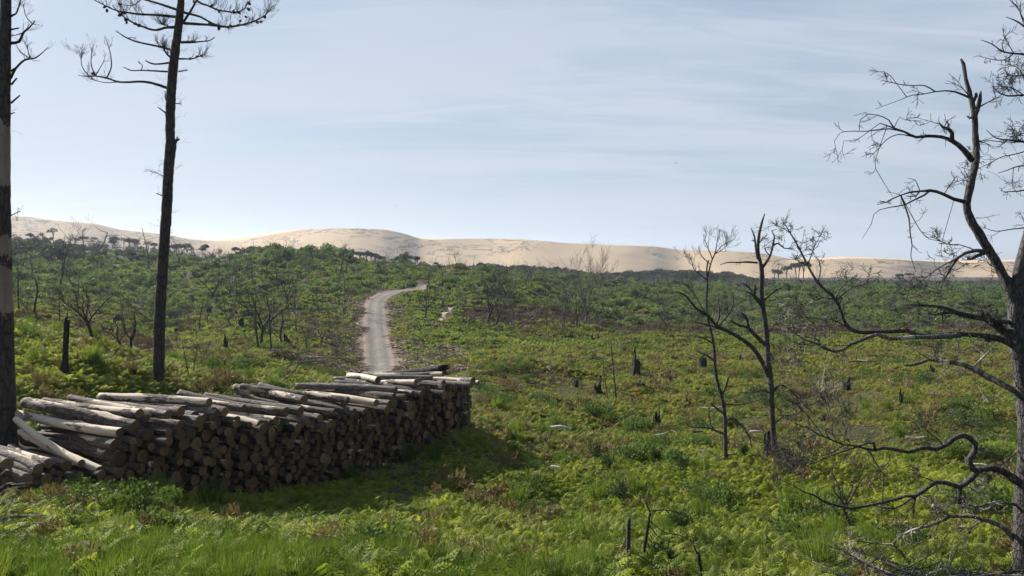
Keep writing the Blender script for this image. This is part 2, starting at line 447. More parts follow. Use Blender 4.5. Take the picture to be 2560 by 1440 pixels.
# ---------------------------------------------------------------- the great dune
CREST = [(-900,470),(-500,505),(-200,528),(0,538),(60,540),(150,552),(240,559),(300,574),(400,584),(470,597),(520,602),(600,602),(660,590),(700,583),(760,573),(800,571),(880,570),(960,573),(1010,583),
 (1050,597),(1085,599),(1120,597),(1180,596),(1300,597),(1400,606),(1500,611),(1560,613),(1640,616),(1700,625),(1800,626),(1880,630),(1930,637),(1975,648),(2040,649),(2120,646),(2200,646),(2300,652),(2400,657),(2500,655),(2600,650),(2900,640),(3400,640)]
def mat_sand():
    m = bpy.data.materials.new('dune_sand'); m.use_nodes = True; T = NT(m.node_tree)
    pos = T.n('ShaderNodeNewGeometry').outputs['Position']
    h = T.n('ShaderNodeAttribute', attribute_name='height').outputs['Fac']
    n1 = T.noise(pos, 0.012, 5, 0.6)
    col = T.ramp(n1, [(0.35, (0.545, 0.392, 0.240)), (0.65, (0.59, 0.43, 0.272))])
    # old dark soil ledges and marram debris exposed in a broken band under the crest
    warp = T.noise(T.mapping(pos, (0.022, 0.03, 0.105)), 1.0, 7, 0.68, 0.9)
    line = T.math('ABSOLUTE', T.math('SUBTRACT', warp, 0.5))
    line = T.ramp(line, [(0.010, 1.0), (0.026, 0.0)])
    patch = T.ramp(T.noise(T.mapping(pos, (0.0055, 0.006, 0.012), (0, 0, 0), (7.3, 0, 2)), 1.0, 3, 0.5), [(0.44, 0.0), (0.50, 1.0)])
    band = T.ramp(h, [(0.46, 0.0), (0.60, 1.0), (0.985, 1.0), (1.0, 0.4)])
    k = T.math('MULTIPLY', T.math('MULTIPLY', line, patch), band)
    col = T.mix(T.math('MULTIPLY', k, 0.85), col, (0.115, 0.095, 0.075))
    b = T.n('ShaderNodeBump', {'Height': warp, 'Strength': 0.07, 'Distance': 2.0})
    p = T.n('ShaderNodeBsdfPrincipled', {'Base Color': col, 'Roughness': 0.97, 'Normal': b.outputs[0], 'Specular IOR Level': 0.1})
    T.n('ShaderNodeOutputMaterial', {'Surface': p.outputs[0]})
    return m
def build_dune():
    xs = np.array([c[0] for c in CREST], float); ys = np.array([c[1] for c in CREST], float)
    pxs = np.arange(-900, 3400, 7.0)
    cy_ = np.interp(pxs, xs, ys)
    ker = np.exp(-np.linspace(-2, 2, 7) ** 2); ker /= ker.sum()
    cy_ = np.convolve(np.pad(cy_, 3, 'edge'), ker, 'valid')
    V = []; H = []
    prof = np.linspace(0, 1, 44)
    for i, px in enumerate(pxs):
        t = px / 1000.0
        dc = 1000 + 12 * math.sin(t * 5.1) + 6 * math.sin(t * 11 + 1) + 3 * math.sin(t * 27)
        c = P(px, cy_[i], dc); hgt = c.z + 22.5
        run = hgt / math.tan(R(22.5)) * (1 + 0.12 * math.sin(t * 9 + 2))
        u = Vector((c.x, c.y, 0)).normalized()
        dip = P(px, 606, dc - 45).z if 960 < px < 1300 else None
        for q in prof:                                    # slip face from the foot to the crest
            s_ = q
            zz_ = -22.5 + hgt * (s_ ** 1.04)
            e = math.sin(px * 0.045 + q * 9) * math.sin(px * 0.021 + q * 17 + 2) * 0.5 * q * (1 - q) * 4
            e += math.sin(px * 0.013 + 1.3) * 3 * q * (1 - q) + (mnoise.noise(Vector((px * 0.02, q * 4, 0.3))) * 1.6 + mnoise.noise(Vector((px * 0.07, q * 12, 2.3))) * 0.5) * q * (1 - q) * 2
            V.append((c.x - u.x * (run * (1 - q)) + u.x * e, c.y - u.y * (run * (1 - q)) + u.y * e, zz_)); H.append(q)
        for k, (dd, dz) in enumerate([(10, -0.3), (40, -2.0), (110, -6), (260, -18), (420, -34)]):
            V.append((c.x + u.x * dd, c.y + u.y * dd, max(-23.0, c.z + dz))); H.append(1.0)
    n = len(prof) + 5
    fs = [(i * n + j, (i + 1) * n + j, (i + 1) * n + j + 1, i * n + j + 1) for i in range(len(pxs) - 1) for j in range(n - 1)]
    mb = MB(); mb.add(V, fs, 0, np.array(H))
    o = mb.obj('sand_dune', mat_sand(), attr='height')
    return tag(o, kind='structure')
dune = build_dune()
# the paler windward ridges that show behind the gaps of the first crest
def build_back_dune():
    segs = [(380, 900, [(380,600),(470,597),(540,600),(640,588),(700,578),(760,573),(900,590)]), (930, 1330, [(930,592),(1010,592),(1060,596),(1090,596),(1140,599),(1200,598),(1330,606)]), (1930, 3000, [(1930,650),(2040,645),(2110,642),(2200,644),(2320,652),(2500,650),(3000,640)])]
    mb = MB()
    for a, b, cr in segs:
        pxs = np.arange(a, b, 8.0); cyv = np.interp(pxs, [c[0] for c in cr], [c[1] for c in cr])
        V = []
        for i, px in enumerate(pxs):
            c = P(px, cyv[i], 1180 + 15 * math.sin(px * 0.01)); u = Vector((c.x, c.y, 0)).normalized()
            ef = min(1.0, (px - a) / 60, (b - px) / 60)
            for q in np.linspace(0, 1, 9):
                V.append((c.x - u.x * 120 * (1 - q), c.y - u.y * 120 * (1 - q), c.z - 16 * (1 - q) ** 1.5 - (1 - ef) * 6))
            V.append((c.x + u.x * 200, c.y + u.y * 200, -23.0))
        n = 10
        mb.add(V, [(i * n + j, (i + 1) * n + j, (i + 1) * n + j + 1, i * n + j + 1) for i in range(len(pxs) - 1) for j in range(n - 1)], 0, 0.0)
    return tag(mb.obj('far_dune_ridge', dune.data.materials[0], attr='height'), kind='structure')
build_back_dune()
# ---------------------------------------------------------------- vegetation
def mat_leaf(name, stops, trans=0.45, patch=None, rough=0.65, spec=0.2, hue2=None):
    """stops: random-per-plant ramp; patch: (scale, threshold lo, hi, colour) patches over the heath"""
    m = bpy.data.materials.new(name); m.use_nodes = True; T = NT(m.node_tree)
    pos = T.n('ShaderNodeNewGeometry').outputs['Position']
    rnd = T.n('ShaderNodeObjectInfo').outputs['Random']
    big = T.noise(pos, 0.16, 5, 0.6)
    k = T.math('ADD', T.math('MULTIPLY', rnd, 0.5), T.math('MULTIPLY', big, 0.55))
    col = T.ramp(k, stops)
    fine = T.noise(pos, 7.0, 3, 0.6)
    col = T.mix(T.ramp(fine, [(0.45, 0.0), (0.75, 0.35)]), col, tuple(min(1, c * 1.6 + 0.01) for c in stops[-1][1]))
    if patch:
        for (sc, lo, hi, pc, amt) in patch:
            q = T.math('ADD', T.noise(pos, sc, 6, 0.62), T.math('MULTIPLY', T.math('SUBTRACT', rnd, 0.5), 0.22))
            col = T.mix(T.math('MULTIPLY', T.ramp(q, [(lo, 0.0), (hi, 1.0)]), amt), col, pc)
    p = T.n('ShaderNodeBsdfPrincipled', {'Base Color': col, 'Roughness': rough, 'Specular IOR Level': spec})
    tcol = T.mix(0.5, col, T.mix(1.0, col, (1.25, 1.35, 0.45), 'MULTIPLY'))
    tr = T.n('ShaderNodeBsdfTranslucent', {'Color': tcol})
    mx = T.n('ShaderNodeMixShader', {0: trans, 1: p.outputs[0], 2: tr.outputs[0]})
    T.n('ShaderNodeOutputMaterial', {'Surface': mx.outputs[0]})
    return m
M_FERN = mat_leaf('bracken_leaf', [(0.25, (0.092, 0.122, 0.025)), (0.5, (0.168, 0.200, 0.038)), (0.78, (0.26, 0.275, 0.052))], 0.48,
                  [(0.09, 0.50, 0.64, (0.20, 0.155, 0.058), 0.6), (0.9, 0.57, 0.68, (0.20, 0.105, 0.05), 0.7)])
M_FERN_NEAR = mat_leaf('bracken_leaf_near', [(0.25, (0.072, 0.108, 0.016)), (0.5, (0.155, 0.195, 0.025)), (0.78, (0.285, 0.300, 0.044))], 0.5,
                  [(1.3, 0.66, 0.76, (0.15, 0.10, 0.05), 0.6)])
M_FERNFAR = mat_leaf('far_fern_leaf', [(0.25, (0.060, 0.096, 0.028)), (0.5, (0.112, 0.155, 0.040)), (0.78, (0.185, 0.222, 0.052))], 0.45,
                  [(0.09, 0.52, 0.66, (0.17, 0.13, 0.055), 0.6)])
M_GRASS = mat_leaf('grass_blade', [(0.25, (0.040, 0.075, 0.012)), (0.55, (0.075, 0.125, 0.018)), (0.8, (0.15, 0.18, 0.035))], 0.5)
M_SHRUB = mat_leaf('scrub_leaf', [(0.25, (0.044, 0.080, 0.030)), (0.5, (0.092, 0.142, 0.046)), (0.8, (0.160, 0.212, 0.064))], 0.3,
                   [(0.06, 0.52, 0.66, (0.16, 0.185, 0.05), 0.6), (0.05, 0.60, 0.70, (0.080, 0.085, 0.055), 0.5)])
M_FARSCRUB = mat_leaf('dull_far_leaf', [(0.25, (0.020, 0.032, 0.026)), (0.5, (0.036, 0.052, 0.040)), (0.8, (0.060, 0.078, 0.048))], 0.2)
M_HEATH = mat_leaf('heather_twigs', [(0.25, (0.055, 0.040, 0.026)), (0.5, (0.088, 0.064, 0.040)), (0.8, (0.125, 0.080, 0.055))], 0.2)
M_DARKLEAF = mat_leaf('dark_sapling_leaf', [(0.25, (0.022, 0.044, 0.014)), (0.6, (0.045, 0.080, 0.022)), (0.8, (0.085, 0.125, 0.035))], 0.25)

def fern_mesh(name, seed, nf, pairs, L, mat, width=0.5, step2=False):
    r_ = random.Random(seed); mb = MB(); vs = []; fs = []
    def quad(a, b, c, d):
        k = len(vs); vs.extend([a, b, c, d]); fs.append((k, k + 1, k + 2, k + 3))
    def tri(a, b, c):
        k = len(vs); vs.extend([a, b, c]); fs.append((k, k + 1, k + 2))
    for i in range(nf):
        az = i * 6.283 / nf + r_.uniform(-0.5, 0.5); ln = L * r_.uniform(0.65, 1.15)
        el0 = r_.uniform(0.9, 1.35); droop = r_.uniform(1.0, 1.7)
        h = np.array((math.cos(az), math.sin(az), 0.0)); side0 = np.array((-math.sin(az), math.cos(az), 0.0))
        roll = r_.uniform(-0.5, 0.5)
        p = np.array((r_.uniform(-.08, .08), r_.uniform(-.08, .08), 0.0)); path = [p.copy()]; dirs = []
        n = pairs
        for k in range(n + 4):
            t = k / (n + 3); el = el0 - droop * t ** 1.3
            d = h * math.cos(el) + np.array((0, 0, math.sin(el)))
            p = p + d * ln / (n + 3); path.append(p.copy()); dirs.append(d)
        up_stem = np.array((0, 0, 1.0))
        for k in range(len(path) - 1):
            w_ = 0.006 * (1 - k / len(path)) + 0.0015
            quad(path[k] - side0 * w_, path[k] + side0 * w_, path[k + 1] + side0 * w_, path[k + 1] - side0 * w_)
        for k in range(3, len(path) - 1):
            t = (k - 3) / max(1, len(path) - 5)
            pl_ = ln * width * (math.sin(math.pi * min(1, 0.22 + t * 0.80)) ** 0.9 + 0.06) * 0.62 * r_.uniform(0.85, 1.1)
            d = dirs[min(k, len(dirs) - 1)]
            nrm = np.cross(d, side0)
            for sg in (-1, 1):
                s_ = side0 * sg * math.cos(roll * sg) + nrm * math.sin(roll) * 0.5
                ax = s_ * 0.93 + d * 0.38 + np.array((0, 0, -0.10)) + nrm * r_.uniform(-.12, .12)
                ax /= np.linalg.norm(ax)
                wv = d * (ln / (n + 3)) * 0.50
                a = path[k]; m1 = a + ax * pl_ * 0.5 + np.array((0, 0, 0.012)); e = a + ax * pl_ + np.array((0, 0, -0.09 * pl_ / 0.2))
                if step2:
                    ns = 4
                    for q in range(ns):              # lobed pinna
                        t0 = q / ns; t1 = (q + 1) / ns
                        c0 = a * (1 - t0) + e * t0 + np.array((0, 0, 0.02 * math.sin(3.14 * t0))); c1 = a * (1 - t1) + e * t1 + np.array((0, 0, 0.02 * math.sin(3.14 * t1)))
                        ww = (1.15 - t0) * 0.9
                        tri(c0, c0 + wv * ww + (c1 - c0) * 0.7, c1); tri(c0, c1, c0 - wv * ww + (c1 - c0) * 0.7)
                else:
                    quad(a, m1 - wv * 0.78, e, m1 + wv * 0.78)
    mb.add(vs, fs)
    return mb.mesh(name, mat, smooth=False)

def clump_mesh(name, seed, n, rad, h, size, mat, upright=0.35, asp=2.2, loose=1.0):
    """leaf clump: many leaf-sized quads spread through a dome"""
    r_ = random.Random(seed); mb = MB(); vs = []; fs = []
    lobes = [(r_.uniform(-.6, .6) * rad, r_.uniform(-.6, .6) * rad, r_.uniform(0.3, 0.8) * h, r_.uniform(0.35, 0.65) * rad) for _ in range(6)]
    for i in range(n):
        lx, ly, lz, lr = r_.choice(lobes)
        v = np.array([r_.gauss(0, 1) for _ in range(3)]); v /= np.linalg.norm(v); v *= lr * r_.uniform(0.55, 1.05) * (1 if loose == 1 else r_.uniform(.4, loose))
        p = np.array((lx, ly, lz)) + v * np.array((1, 1, 0.75 * h / rad))
        if p[2] < 0: p[2] = r_.uniform(0, 0.3 * h)
        a = np.array([r_.gauss(0, 1) for _ in range(3)]) + v / lr * 0.9 + np.array((0, 0, upright * 2)); a /= np.linalg.norm(a)
        b = np.cross(a, [r_.gauss(0, 1) for _ in range(3)]); b /= np.linalg.norm(b)
        s_ = size * r_.uniform(0.6, 1.4)
        k = len(vs); vs.extend([p - a * s_ * .5, p + b * s_ / asp * .6, p + a * s_ * .6, p - b * s_ / asp * .6]); fs.append((k, k + 1, k + 2, k + 3))
    mb.add(vs, fs)
    return mb.mesh(name, mat, smooth=False)

def tuft_mesh(name, seed, n, h, mat, spread=0.18, w=0.006):
    r_ = random.Random(seed); mb = MB(); vs = []; fs = []
    for i in range(n):
        az = r_.uniform(0, 6.28); r0 = r_.uniform(0, spread) ; hh = h * r_.uniform(0.55, 1.1); lean = r_.uniform(0.05, 0.5) * hh
        b = np.array((math.cos(az) * r0, math.sin(az) * r0, 0)); o = np.array((math.cos(az), math.sin(az), 0))
        sa = r_.uniform(0, 3.14); s_ = np.array((math.cos(sa), math.sin(sa), 0)) * w
        m = b + o * lean * .3 + np.array((0, 0, hh * .6)); e = b + o * lean + np.array((0, 0, hh))
        k = len(vs); vs.extend([b - s_, b + s_, m + s_ * .8, m - s_ * .8, e]); fs.extend([(k, k + 1, k + 2, k + 3), (k + 3, k + 2, k + 4)])
    mb.add(vs, fs)
    return mb.mesh(name, mat, smooth=False)

def twig_clump_mesh(name, seed, n, h, mat, r=0.006):
    r_ = random.Random(seed); mb = MB()
    for i in range(n):
        az = r_.uniform(0, 6.28)
        twig(mb, (r_.uniform(-.25, .25), r_.uniform(-.25, .25), 0), (math.cos(az) * .5, math.sin(az) * .5, 1), h * r_.uniform(.6, 1.1), r, 1, r_, kids=(3, 4), minr=r * 0.5)
    return mb.mesh(name, mat, smooth=False)

def scatter(name, meshes, pts, scl, rot, idx, cat, label):
    """one stuff object: the meshes instanced on the given points"""
    me = bpy.data.meshes.new(name); me.from_pydata(np.asarray(pts).tolist(), [], [])
    a = me.attributes.new('scl', 'FLOAT_VECTOR', 'POINT'); a.data.foreach_set('vector', np.asarray(scl, dtype=np.float32).ravel())
    a = me.attributes.new('rot', 'FLOAT_VECTOR', 'POINT'); a.data.foreach_set('vector', np.asarray(rot, dtype=np.float32).ravel())
    a = me.attributes.new('idx', 'INT', 'POINT'); a.data.foreach_set('value', np.asarray(idx, dtype=np.int32))
    o = bpy.data.objects.new(name, me); COL.objects.link(o)
    ng = bpy.data.node_groups.new(name + '_scatter', 'GeometryNodeTree')
    ng.interface.new_socket('Geometry', in_out='INPUT', socket_type='NodeSocketGeometry')
    ng.interface.new_socket('Geometry', in_out='OUTPUT', socket_type='NodeSocketGeometry')
    gi = ng.nodes.new('NodeGroupInput'); go = ng.nodes.new('NodeGroupOutput')
    src = bpy.data.collections.new(name + '_source')
    for i, m in enumerate(meshes):
        so_ = bpy.data.objects.new('%s_%02d' % (name, i), m); src.objects.link(so_)
    ci = ng.nodes.new('GeometryNodeCollectionInfo'); ci.inputs[0].default_value = src; ci.inputs[1].default_value = True; ci.inputs[2].default_value = True
    ip = ng.nodes.new('GeometryNodeInstanceOnPoints'); ip.inputs['Pick Instance'].default_value = True
    def na(nm, t):
        n = ng.nodes.new('GeometryNodeInputNamedAttribute'); n.data_type = t; n.inputs[0].default_value = nm; return n.outputs[0]
    L = ng.links.new
    e2r = ng.nodes.new('FunctionNodeEulerToRotation')
    L(na('rot', 'FLOAT_VECTOR'), e2r.inputs[0])
    L(gi.outputs[0], ip.inputs['Points']); L(ci.outputs[0], ip.inputs['Instance'])
    L(na('idx', 'INT'), ip.inputs['Instance Index']); L(e2r.outputs[0], ip.inputs['Rotation']); L(na('scl', 'FLOAT_VECTOR'), ip.inputs['Scale'])
    L(ip.outputs[0], go.inputs[0])
    md = o.modifiers.new('scatter', 'NODES'); md.node_group = ng
    return tag(o, label, cat, kind='stuff')

HALF = 0.69   # tangent of half the horizontal field, with room to step aside
def sector(n, d0, d1, power=1.0, half=HALF + 0.13):
    """n ground positions between depths d0 and d1, uniform in area"""
    y = np.sqrt(rng.uniform(d0 * d0, d1 * d1, n)) if power == 1 else d0 * (d1 / d0) ** rng.uniform(0, 1, n)
    x = rng.uniform(-half, half, n) * y
    return x, y
def vnoise(x, y, s, seed=0.0):
    a = 0
    for i, (fx, fy) in enumerate([(1, .3), (-.4, 1.1), (1.7, -1.2), (-2.1, -1.6), (3.1, 2.2)]):
        a = a + np.sin(x * s * fx + y * s * fy + seed * (i + 1.3) + 1.7 * np.sin(y * s * fx * .7 - x * s * fy * .6 + seed)) / (1 + i * 0.45)
    return a / 2.2

# log-stack footprint, so nothing grows through it
FACE = [(-60, 13.0), (130, 13.7), (285, 14.5), (400, 15.0), (500, 15.6), (610, 16.35), (720, 17.3), (810, 18.15), (900, 19.2), (980, 20.15), (1050, 21.2), (1120, 22.2), (1183, 23.3)]
FACE = [((px - 1280) / F * d, d) for px, d in FACE]
LDIR = np.array((-0.885, 0.465))
def in_stack(x, y, front=0.12, depth=3.7):
    ins = np.zeros(x.shape, bool)
    Fp = np.array(FACE)
    # signed offset along the log direction from the face line
    nx, ny = -LDIR[1], LDIR[0]
    s = x * nx + y * ny; l = x * LDIR[0] + y * LDIR[1]
    fs_ = Fp[:, 0] * nx + Fp[:, 1] * ny; fl = Fp[:, 0] * LDIR[0] + Fp[:, 1] * LDIR[1]
    o_ = np.argsort(fs_); fl_i = np.interp(s, fs_[o_], fl[o_])
    return (s > fs_.min() - 0.1) & (s < fs_.max() + 0.1) & (l - fl_i > -front) & (l - fl_i < depth)

def zone_heath(x, y):
    """1 where the brown heather valley lies"""
    px = 1280 + F * x / y
    v1 = np.exp(-((y - 91) / 10.0) ** 2) * (px > 1150) * 1.3
    v2 = np.exp(-((y - 80) / 13.0) ** 2) * (px < 850) * 0.4 + np.exp(-((y - 47) / 13.0) ** 2) * (px < 420) * 1.0
    return v1 + v2
def zone_shrub(x, y):
    """1 on the scrubby ridges"""
    px = 1280 + F * x / y
    a = np.clip((y - 98) / 8, 0, 1) * (px >= 1060)
    b = np.clip((y - 88 - 18 * vnoise(x, y, .02)) / 14, 0, 1) * (px < 1060) * (px > 560)
    c = np.clip((y - 78) / 20, 0, 1) * (px <= 560)
    return np.clip(a + b + c, 0, 1)

def plant(name, meshes, x, y, s, label, cat, zs=None, dz=0.0, tilt=0.15, rd_min=1.75, weights=None, stack=True):
    rd = road_dist(x, y)
    ok = rd > rd_min + 0.4 * vnoise(x, y, 0.8, 2.0)
    if rd_min > 1.5: ok &= ~((rd < 4.6) & (rng.uniform(0, 1, len(x)) < 0.85 * (1 - np.clip((rd - 1.5) / 3.1, 0, 1)) * np.clip(.8 + .8 * vnoise(x, y, .35, 14.0), 0, 1)))
    for tq in _tq: ok &= (x - tq[0]) ** 2 + (y - tq[1]) ** 2 > 0.8
    if stack: ok &= ~in_stack(x, y)
    x, y, s = x[ok], y[ok], s[ok]
    z = ground_z(x, y) + dz
    n = len(x)
    rot = np.stack([rng.uniform(-tilt, tilt, n), rng.uniform(-tilt, tilt, n), rng.uniform(0, 6.283, n)], 1)
    zz_ = (rng.uniform(0.8, 1.25, n) if zs is None else zs[ok])
    scl = np.stack([s, s, s * zz_], 1)
    idx = rng.choice(len(meshes), n, p=weights)
    return scatter(name, meshes, np.stack([x, y, z], 1), scl, rot, idx, cat, label)

fern_hi = [fern_mesh('fern_plant', 20 + i, 5 + i % 3, 10, 0.62, M_FERN_NEAR, 0.60) for i in range(5)]
fern_mid = [fern_mesh('fern_plant_mid', 40 + i, 6, 8, 0.60, M_FERN, 0.55) for i in range(5)]
fern_far = [clump_mesh('fern_clump', 60 + i, 64, 0.55, 0.34, 0.20, M_FERNFAR, 0.1, 1.9) for i in range(4)]
tufts = [tuft_mesh('grass_tuft', 80 + i, 130, 0.55, M_GRASS, 0.2, 0.005) for i in range(3)]
shrubs = [clump_mesh('scrub_clump', 90 + i, 190, 0.8, 0.75, 0.19, M_SHRUB, 0.2, 1.7) for i in range(5)]
far_shrubs = [clump_mesh('far_scrub_clump', 95 + i, 150, 0.8, 0.75, 0.2, M_FARSCRUB, 0.2, 1.7) for i in range(4)]
heath = [clump_mesh('heather_clump', 100 + i, 80, 0.5, 0.35, 0.17, M_HEATH, 0.9, 3.0) for i in range(3)]

# near bracken, 6 - 22 m
x, y = sector(22000, 6.5, 22.0)
clear = vnoise(x, y, 1.5, 4.0) < 0.85
gapx = 1280 + F * x / y
s = rng.uniform(0.34, 0.66, len(x)) * np.where(in_stack(x, y, front=3.2), .8, 1) * np.clip(1.25 - y * 0.022, 0.75, 1.1) * (1 + 0.28 * vnoise(x, y, 0.9, 1.0))
grassy = (y < 9.6 + 0.9 * vnoise(x, y, 0.9, 9.0)) & (gapx < 1100) & (vnoise(x, y, 1.1, 3.0) > 0.0)
keep = ~((gapx > 2120) & (y < 8.9)) & ~((gapx > 1535) & (gapx < 1790) & (y < 9.1)) & clear & ~(grassy & (rng.uniform(0, 1, len(x)) < 0.5))
plant('bracken', fern_hi, x[keep], y[keep], s[keep], 'bright green bracken fronds covering the near slope in front of the log stack', 'bracken', dz=-0.08, tilt=0.25)
# middle bracken, 22 - 75 m
x, y = sector(52000, 21.0, 52.0); x2, y2 = sector(34000, 50.0, 84.0)
x = np.concatenate([x, x2]); y = np.concatenate([y, y2])
keep = (vnoise(x, y, 0.55, 6.0) < 1.0) & (rng.uniform(0, 1, len(x)) > zone_heath(x, y) * .8)
x, y = x[keep], y[keep]; px_ = 1280 + F * x / y
s = rng.uniform(0.36, 0.68, len(x)) * np.where((px_ < 480) & (y < 28), 1.12, 0.9) * (1 + 0.35 * vnoise(x, y, 0.35, 2.0)) * np.clip(y / 45, 0.9, 1.25)
plant('bracken_cover', fern_mid, x, y, s, 'green and rusty bracken covering the clearing beyond the log stack', 'bracken', dz=-0.08, tilt=0.3)
# far fern clumps
x, y = sector(42000, 62.0, 175.0)
h_ = zone_heath(x, y); sh_ = zone_shrub(x, y)
keep = (rng.uniform(0, 1, len(x)) > h_ * 0.8) & (rng.uniform(0, 1, len(x)) > sh_ * 0.45)
x, y = x[keep], y[keep]
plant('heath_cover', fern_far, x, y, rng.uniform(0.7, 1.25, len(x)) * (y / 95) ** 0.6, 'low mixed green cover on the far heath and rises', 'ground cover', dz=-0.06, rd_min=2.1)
# brown heather
x, y = sector(34000, 36.0, 120.0)
keep = rng.uniform(0, 1, len(x)) < zone_heath(x, y) * 0.7 + 0.06 * (vnoise(x, y, .3, 2.2) > .2)
x, y = x[keep], y[keep]
plant('heather', heath, x, y, rng.uniform(0.6, 1.1, len(x)), 'brown heather and dead twigs in the shallow valleys', 'heather')
# scrub on the ridges
x, y = sector(30000, 80.0, 260.0)
keep = rng.uniform(0, 1, len(x)) < zone_shrub(x, y) * np.clip(0.62 + 0.5 * vnoise(x, y, 0.06, 7.0), 0.08, 1) * np.where((1280 + F * x / y < 575) & (y > 165), 0.15, 1)
x, y = x[keep], y[keep]
plant('scrub', shrubs, x, y, rng.uniform(0.55, 1.25, len(x)) * np.clip(1 + 0.5 * vnoise(x, y, 0.13, 5.0), 0.5, 1.9) * np.clip(y / 130, 0.8, 1.5), 'dark green scrub bushes over the hill and ridges', 'scrub', rd_min=3.0)
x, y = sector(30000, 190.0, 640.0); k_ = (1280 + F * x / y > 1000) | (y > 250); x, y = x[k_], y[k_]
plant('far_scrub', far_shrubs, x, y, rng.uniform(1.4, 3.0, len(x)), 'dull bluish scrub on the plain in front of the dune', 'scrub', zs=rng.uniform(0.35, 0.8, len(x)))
# grass
x, y = sector(3400, 6.5, 15.0)
px_ = 1280 + F * x / y
g = np.where(px_ < 1500, vnoise(x, y, 1.1, 3.0) * 0.8 + (9.3 - y) * 0.5 - 0.15, vnoise(x, y, 1.3, 5.0) - 0.8)
keep = g > 0
plant('grass', tufts, x[keep], y[keep], rng.uniform(0.35, 0.72, int(keep.sum())), 'long bright green grass along the bottom of the near slope', 'grass', tilt=0.2)
x, y = sector(420, 9.0, 32.0)
keep = vnoise(x, y, 1.3, 12.0) > 0.2
plant('grass_tufts', tufts, x[keep], y[keep], rng.uniform(0.6, 1.15, int(keep.sum())), 'scattered soft grass tussocks among the bracken', 'grass', tilt=0.2)

# brambles, dry stalks and low broad-leaved growth breaking up the bracken
M_BRAMBLE = mat_leaf('bramble_leaf', [(0.25, (0.035, 0.070, 0.018)), (0.5, (0.075, 0.120, 0.028)), (0.8, (0.13, 0.175, 0.04))], 0.3)
M_DRY = mat_leaf('dry_bracken', [(0.25, (0.09, 0.060, 0.030)), (0.5, (0.14, 0.100, 0.050)), (0.8, (0.22, 0.18, 0.10))], 0.25)
brambles = [clump_mesh('bramble_clump', 120 + i, 420, 0.42, 0.26, 0.036, M_BRAMBLE, 0.5, 1.5) for i in range(4)]
dry = [clump_mesh('dry_clump', 130 + i, 90, 0.30, 0.16, 0.10, M_DRY, 0.3, 4.5) for i in range(3)]
x, y = sector(4200, 7.0, 48.0); keep = vnoise(x, y, .5, 21.0) > .52; x, y = x[keep], y[keep]
plant('bramble_cover', brambles, x, y, rng.uniform(.6, 1.5, len(x)), 'darker low brambles mixed through the bracken', 'brambles', dz=0.02, zs=rng.uniform(.7, 1.6, len(x)))
x, y = sector(9000, 7.0, 60.0); keep = (vnoise(x, y, .8, 33.0) > .50) | (rng.uniform(0, 1, len(x)) < .08); x, y = x[keep], y[keep]
plant('dry_bracken', dry, x, y, rng.uniform(.5, 1.2, len(x)), 'dry brown fronds and litter between the green ferns', 'dry bracken', dz=0.04, zs=rng.uniform(.8, 2.2, len(x)))
# ---------------------------------------------------------------- wood materials
def mat_bark(name, dark, light, peel_col, peel, scale=1.0, grey=0.0, attr=None, bump=0.7):
    m = bpy.data.materials.new(name); m.use_nodes = True; T = NT(m.node_tree)
    tc = T.n('ShaderNodeTexCoord').outputs['Object']
    rnd = T.n('ShaderNodeObjectInfo').outputs['Random']
    off = T.n('ShaderNodeCombineXYZ', {0: T.math('MULTIPLY', rnd, 37.0), 1: T.math('MULTIPLY', rnd, 11.0), 2: 0.0}).outputs[0]
    v = T.n('ShaderNodeVectorMath', {0: tc, 1: off}, operation='ADD').outputs[0]
    v = T.n('ShaderNodeVectorMath', {0: v, 1: T.n('ShaderNodeVectorMath', {0: T.noise(v, 9, 3, .6, out='Color'), 'Scale': 0.09}, operation='SCALE').outputs[0]}, operation='ADD').outputs[0]
    mv = T.mapping(v, (scale, scale, scale * 0.22))
    crack = T.n('ShaderNodeTexVoronoi', {'Vector': mv, 'Scale': 15.0}, feature='DISTANCE_TO_EDGE').outputs['Distance']
    crack = T.ramp(crack, [(0.0, 0.0), (0.16, 1.0)])
    n1 = T.noise(mv, 14, 6, 0.65); n2 = T.noise(T.mapping(v, (scale * 1.3, scale * 1.3, scale * .3)), 2.6, 6, 0.6)
    col = T.mix(T.math('MULTIPLY', crack, n1), dark, light)
    if attr:
        pk = T.math('ADD', T.n('ShaderNodeAttribute', attribute_name=attr).outputs['Fac'], T.math('MULTIPLY', T.math('SUBTRACT', T.noise(v, 4.5, 7, 0.72), 0.5), 1.6))
        pm = T.ramp(pk, [(0.49, 0.0), (0.52, 1.0)])
    elif peel > 0:
        th = T.math('ADD', n2, T.math('MULTIPLY', T.math('SUBTRACT', rnd, 0.5), 0.07))
        pm = T.ramp(th, [(0.66 - peel * 0.20, 0.0), (0.675 - peel * 0.20, 1.0)])
    else: pm = None
    h = T.math('ADD', T.math('MULTIPLY', crack, 0.7), n1)
    if pm is not None:
        pc = T.mix(T.ramp(T.noise(mv, 5, 6, 0.65), [(0.35, 0.0), (0.7, 1.0)]), peel_col, tuple(c * 0.62 for c in peel_col))
        pc = T.mix(T.ramp(T.noise(mv, 30, 3, 0.6), [(0.62, 0.0), (0.70, 0.8)]), pc, tuple(c * 0.3 for c in peel_col))
        col = T.mix(pm, col, pc)
        h = T.math('MULTIPLY', h, T.math('SUBTRACT', 1.0, T.math('MULTIPLY', pm, 0.8)))
    b = T.n('ShaderNodeBump', {'Height': h, 'Strength': bump, 'Distance': 0.02})
    p = T.n('ShaderNodeBsdfPrincipled', {'Base Color': col, 'Roughness': 0.85, 'Normal': b.outputs[0], 'Specular IOR Level': 0.25})
    T.n('ShaderNodeOutputMaterial', {'Surface': p.outputs[0]})
    return m
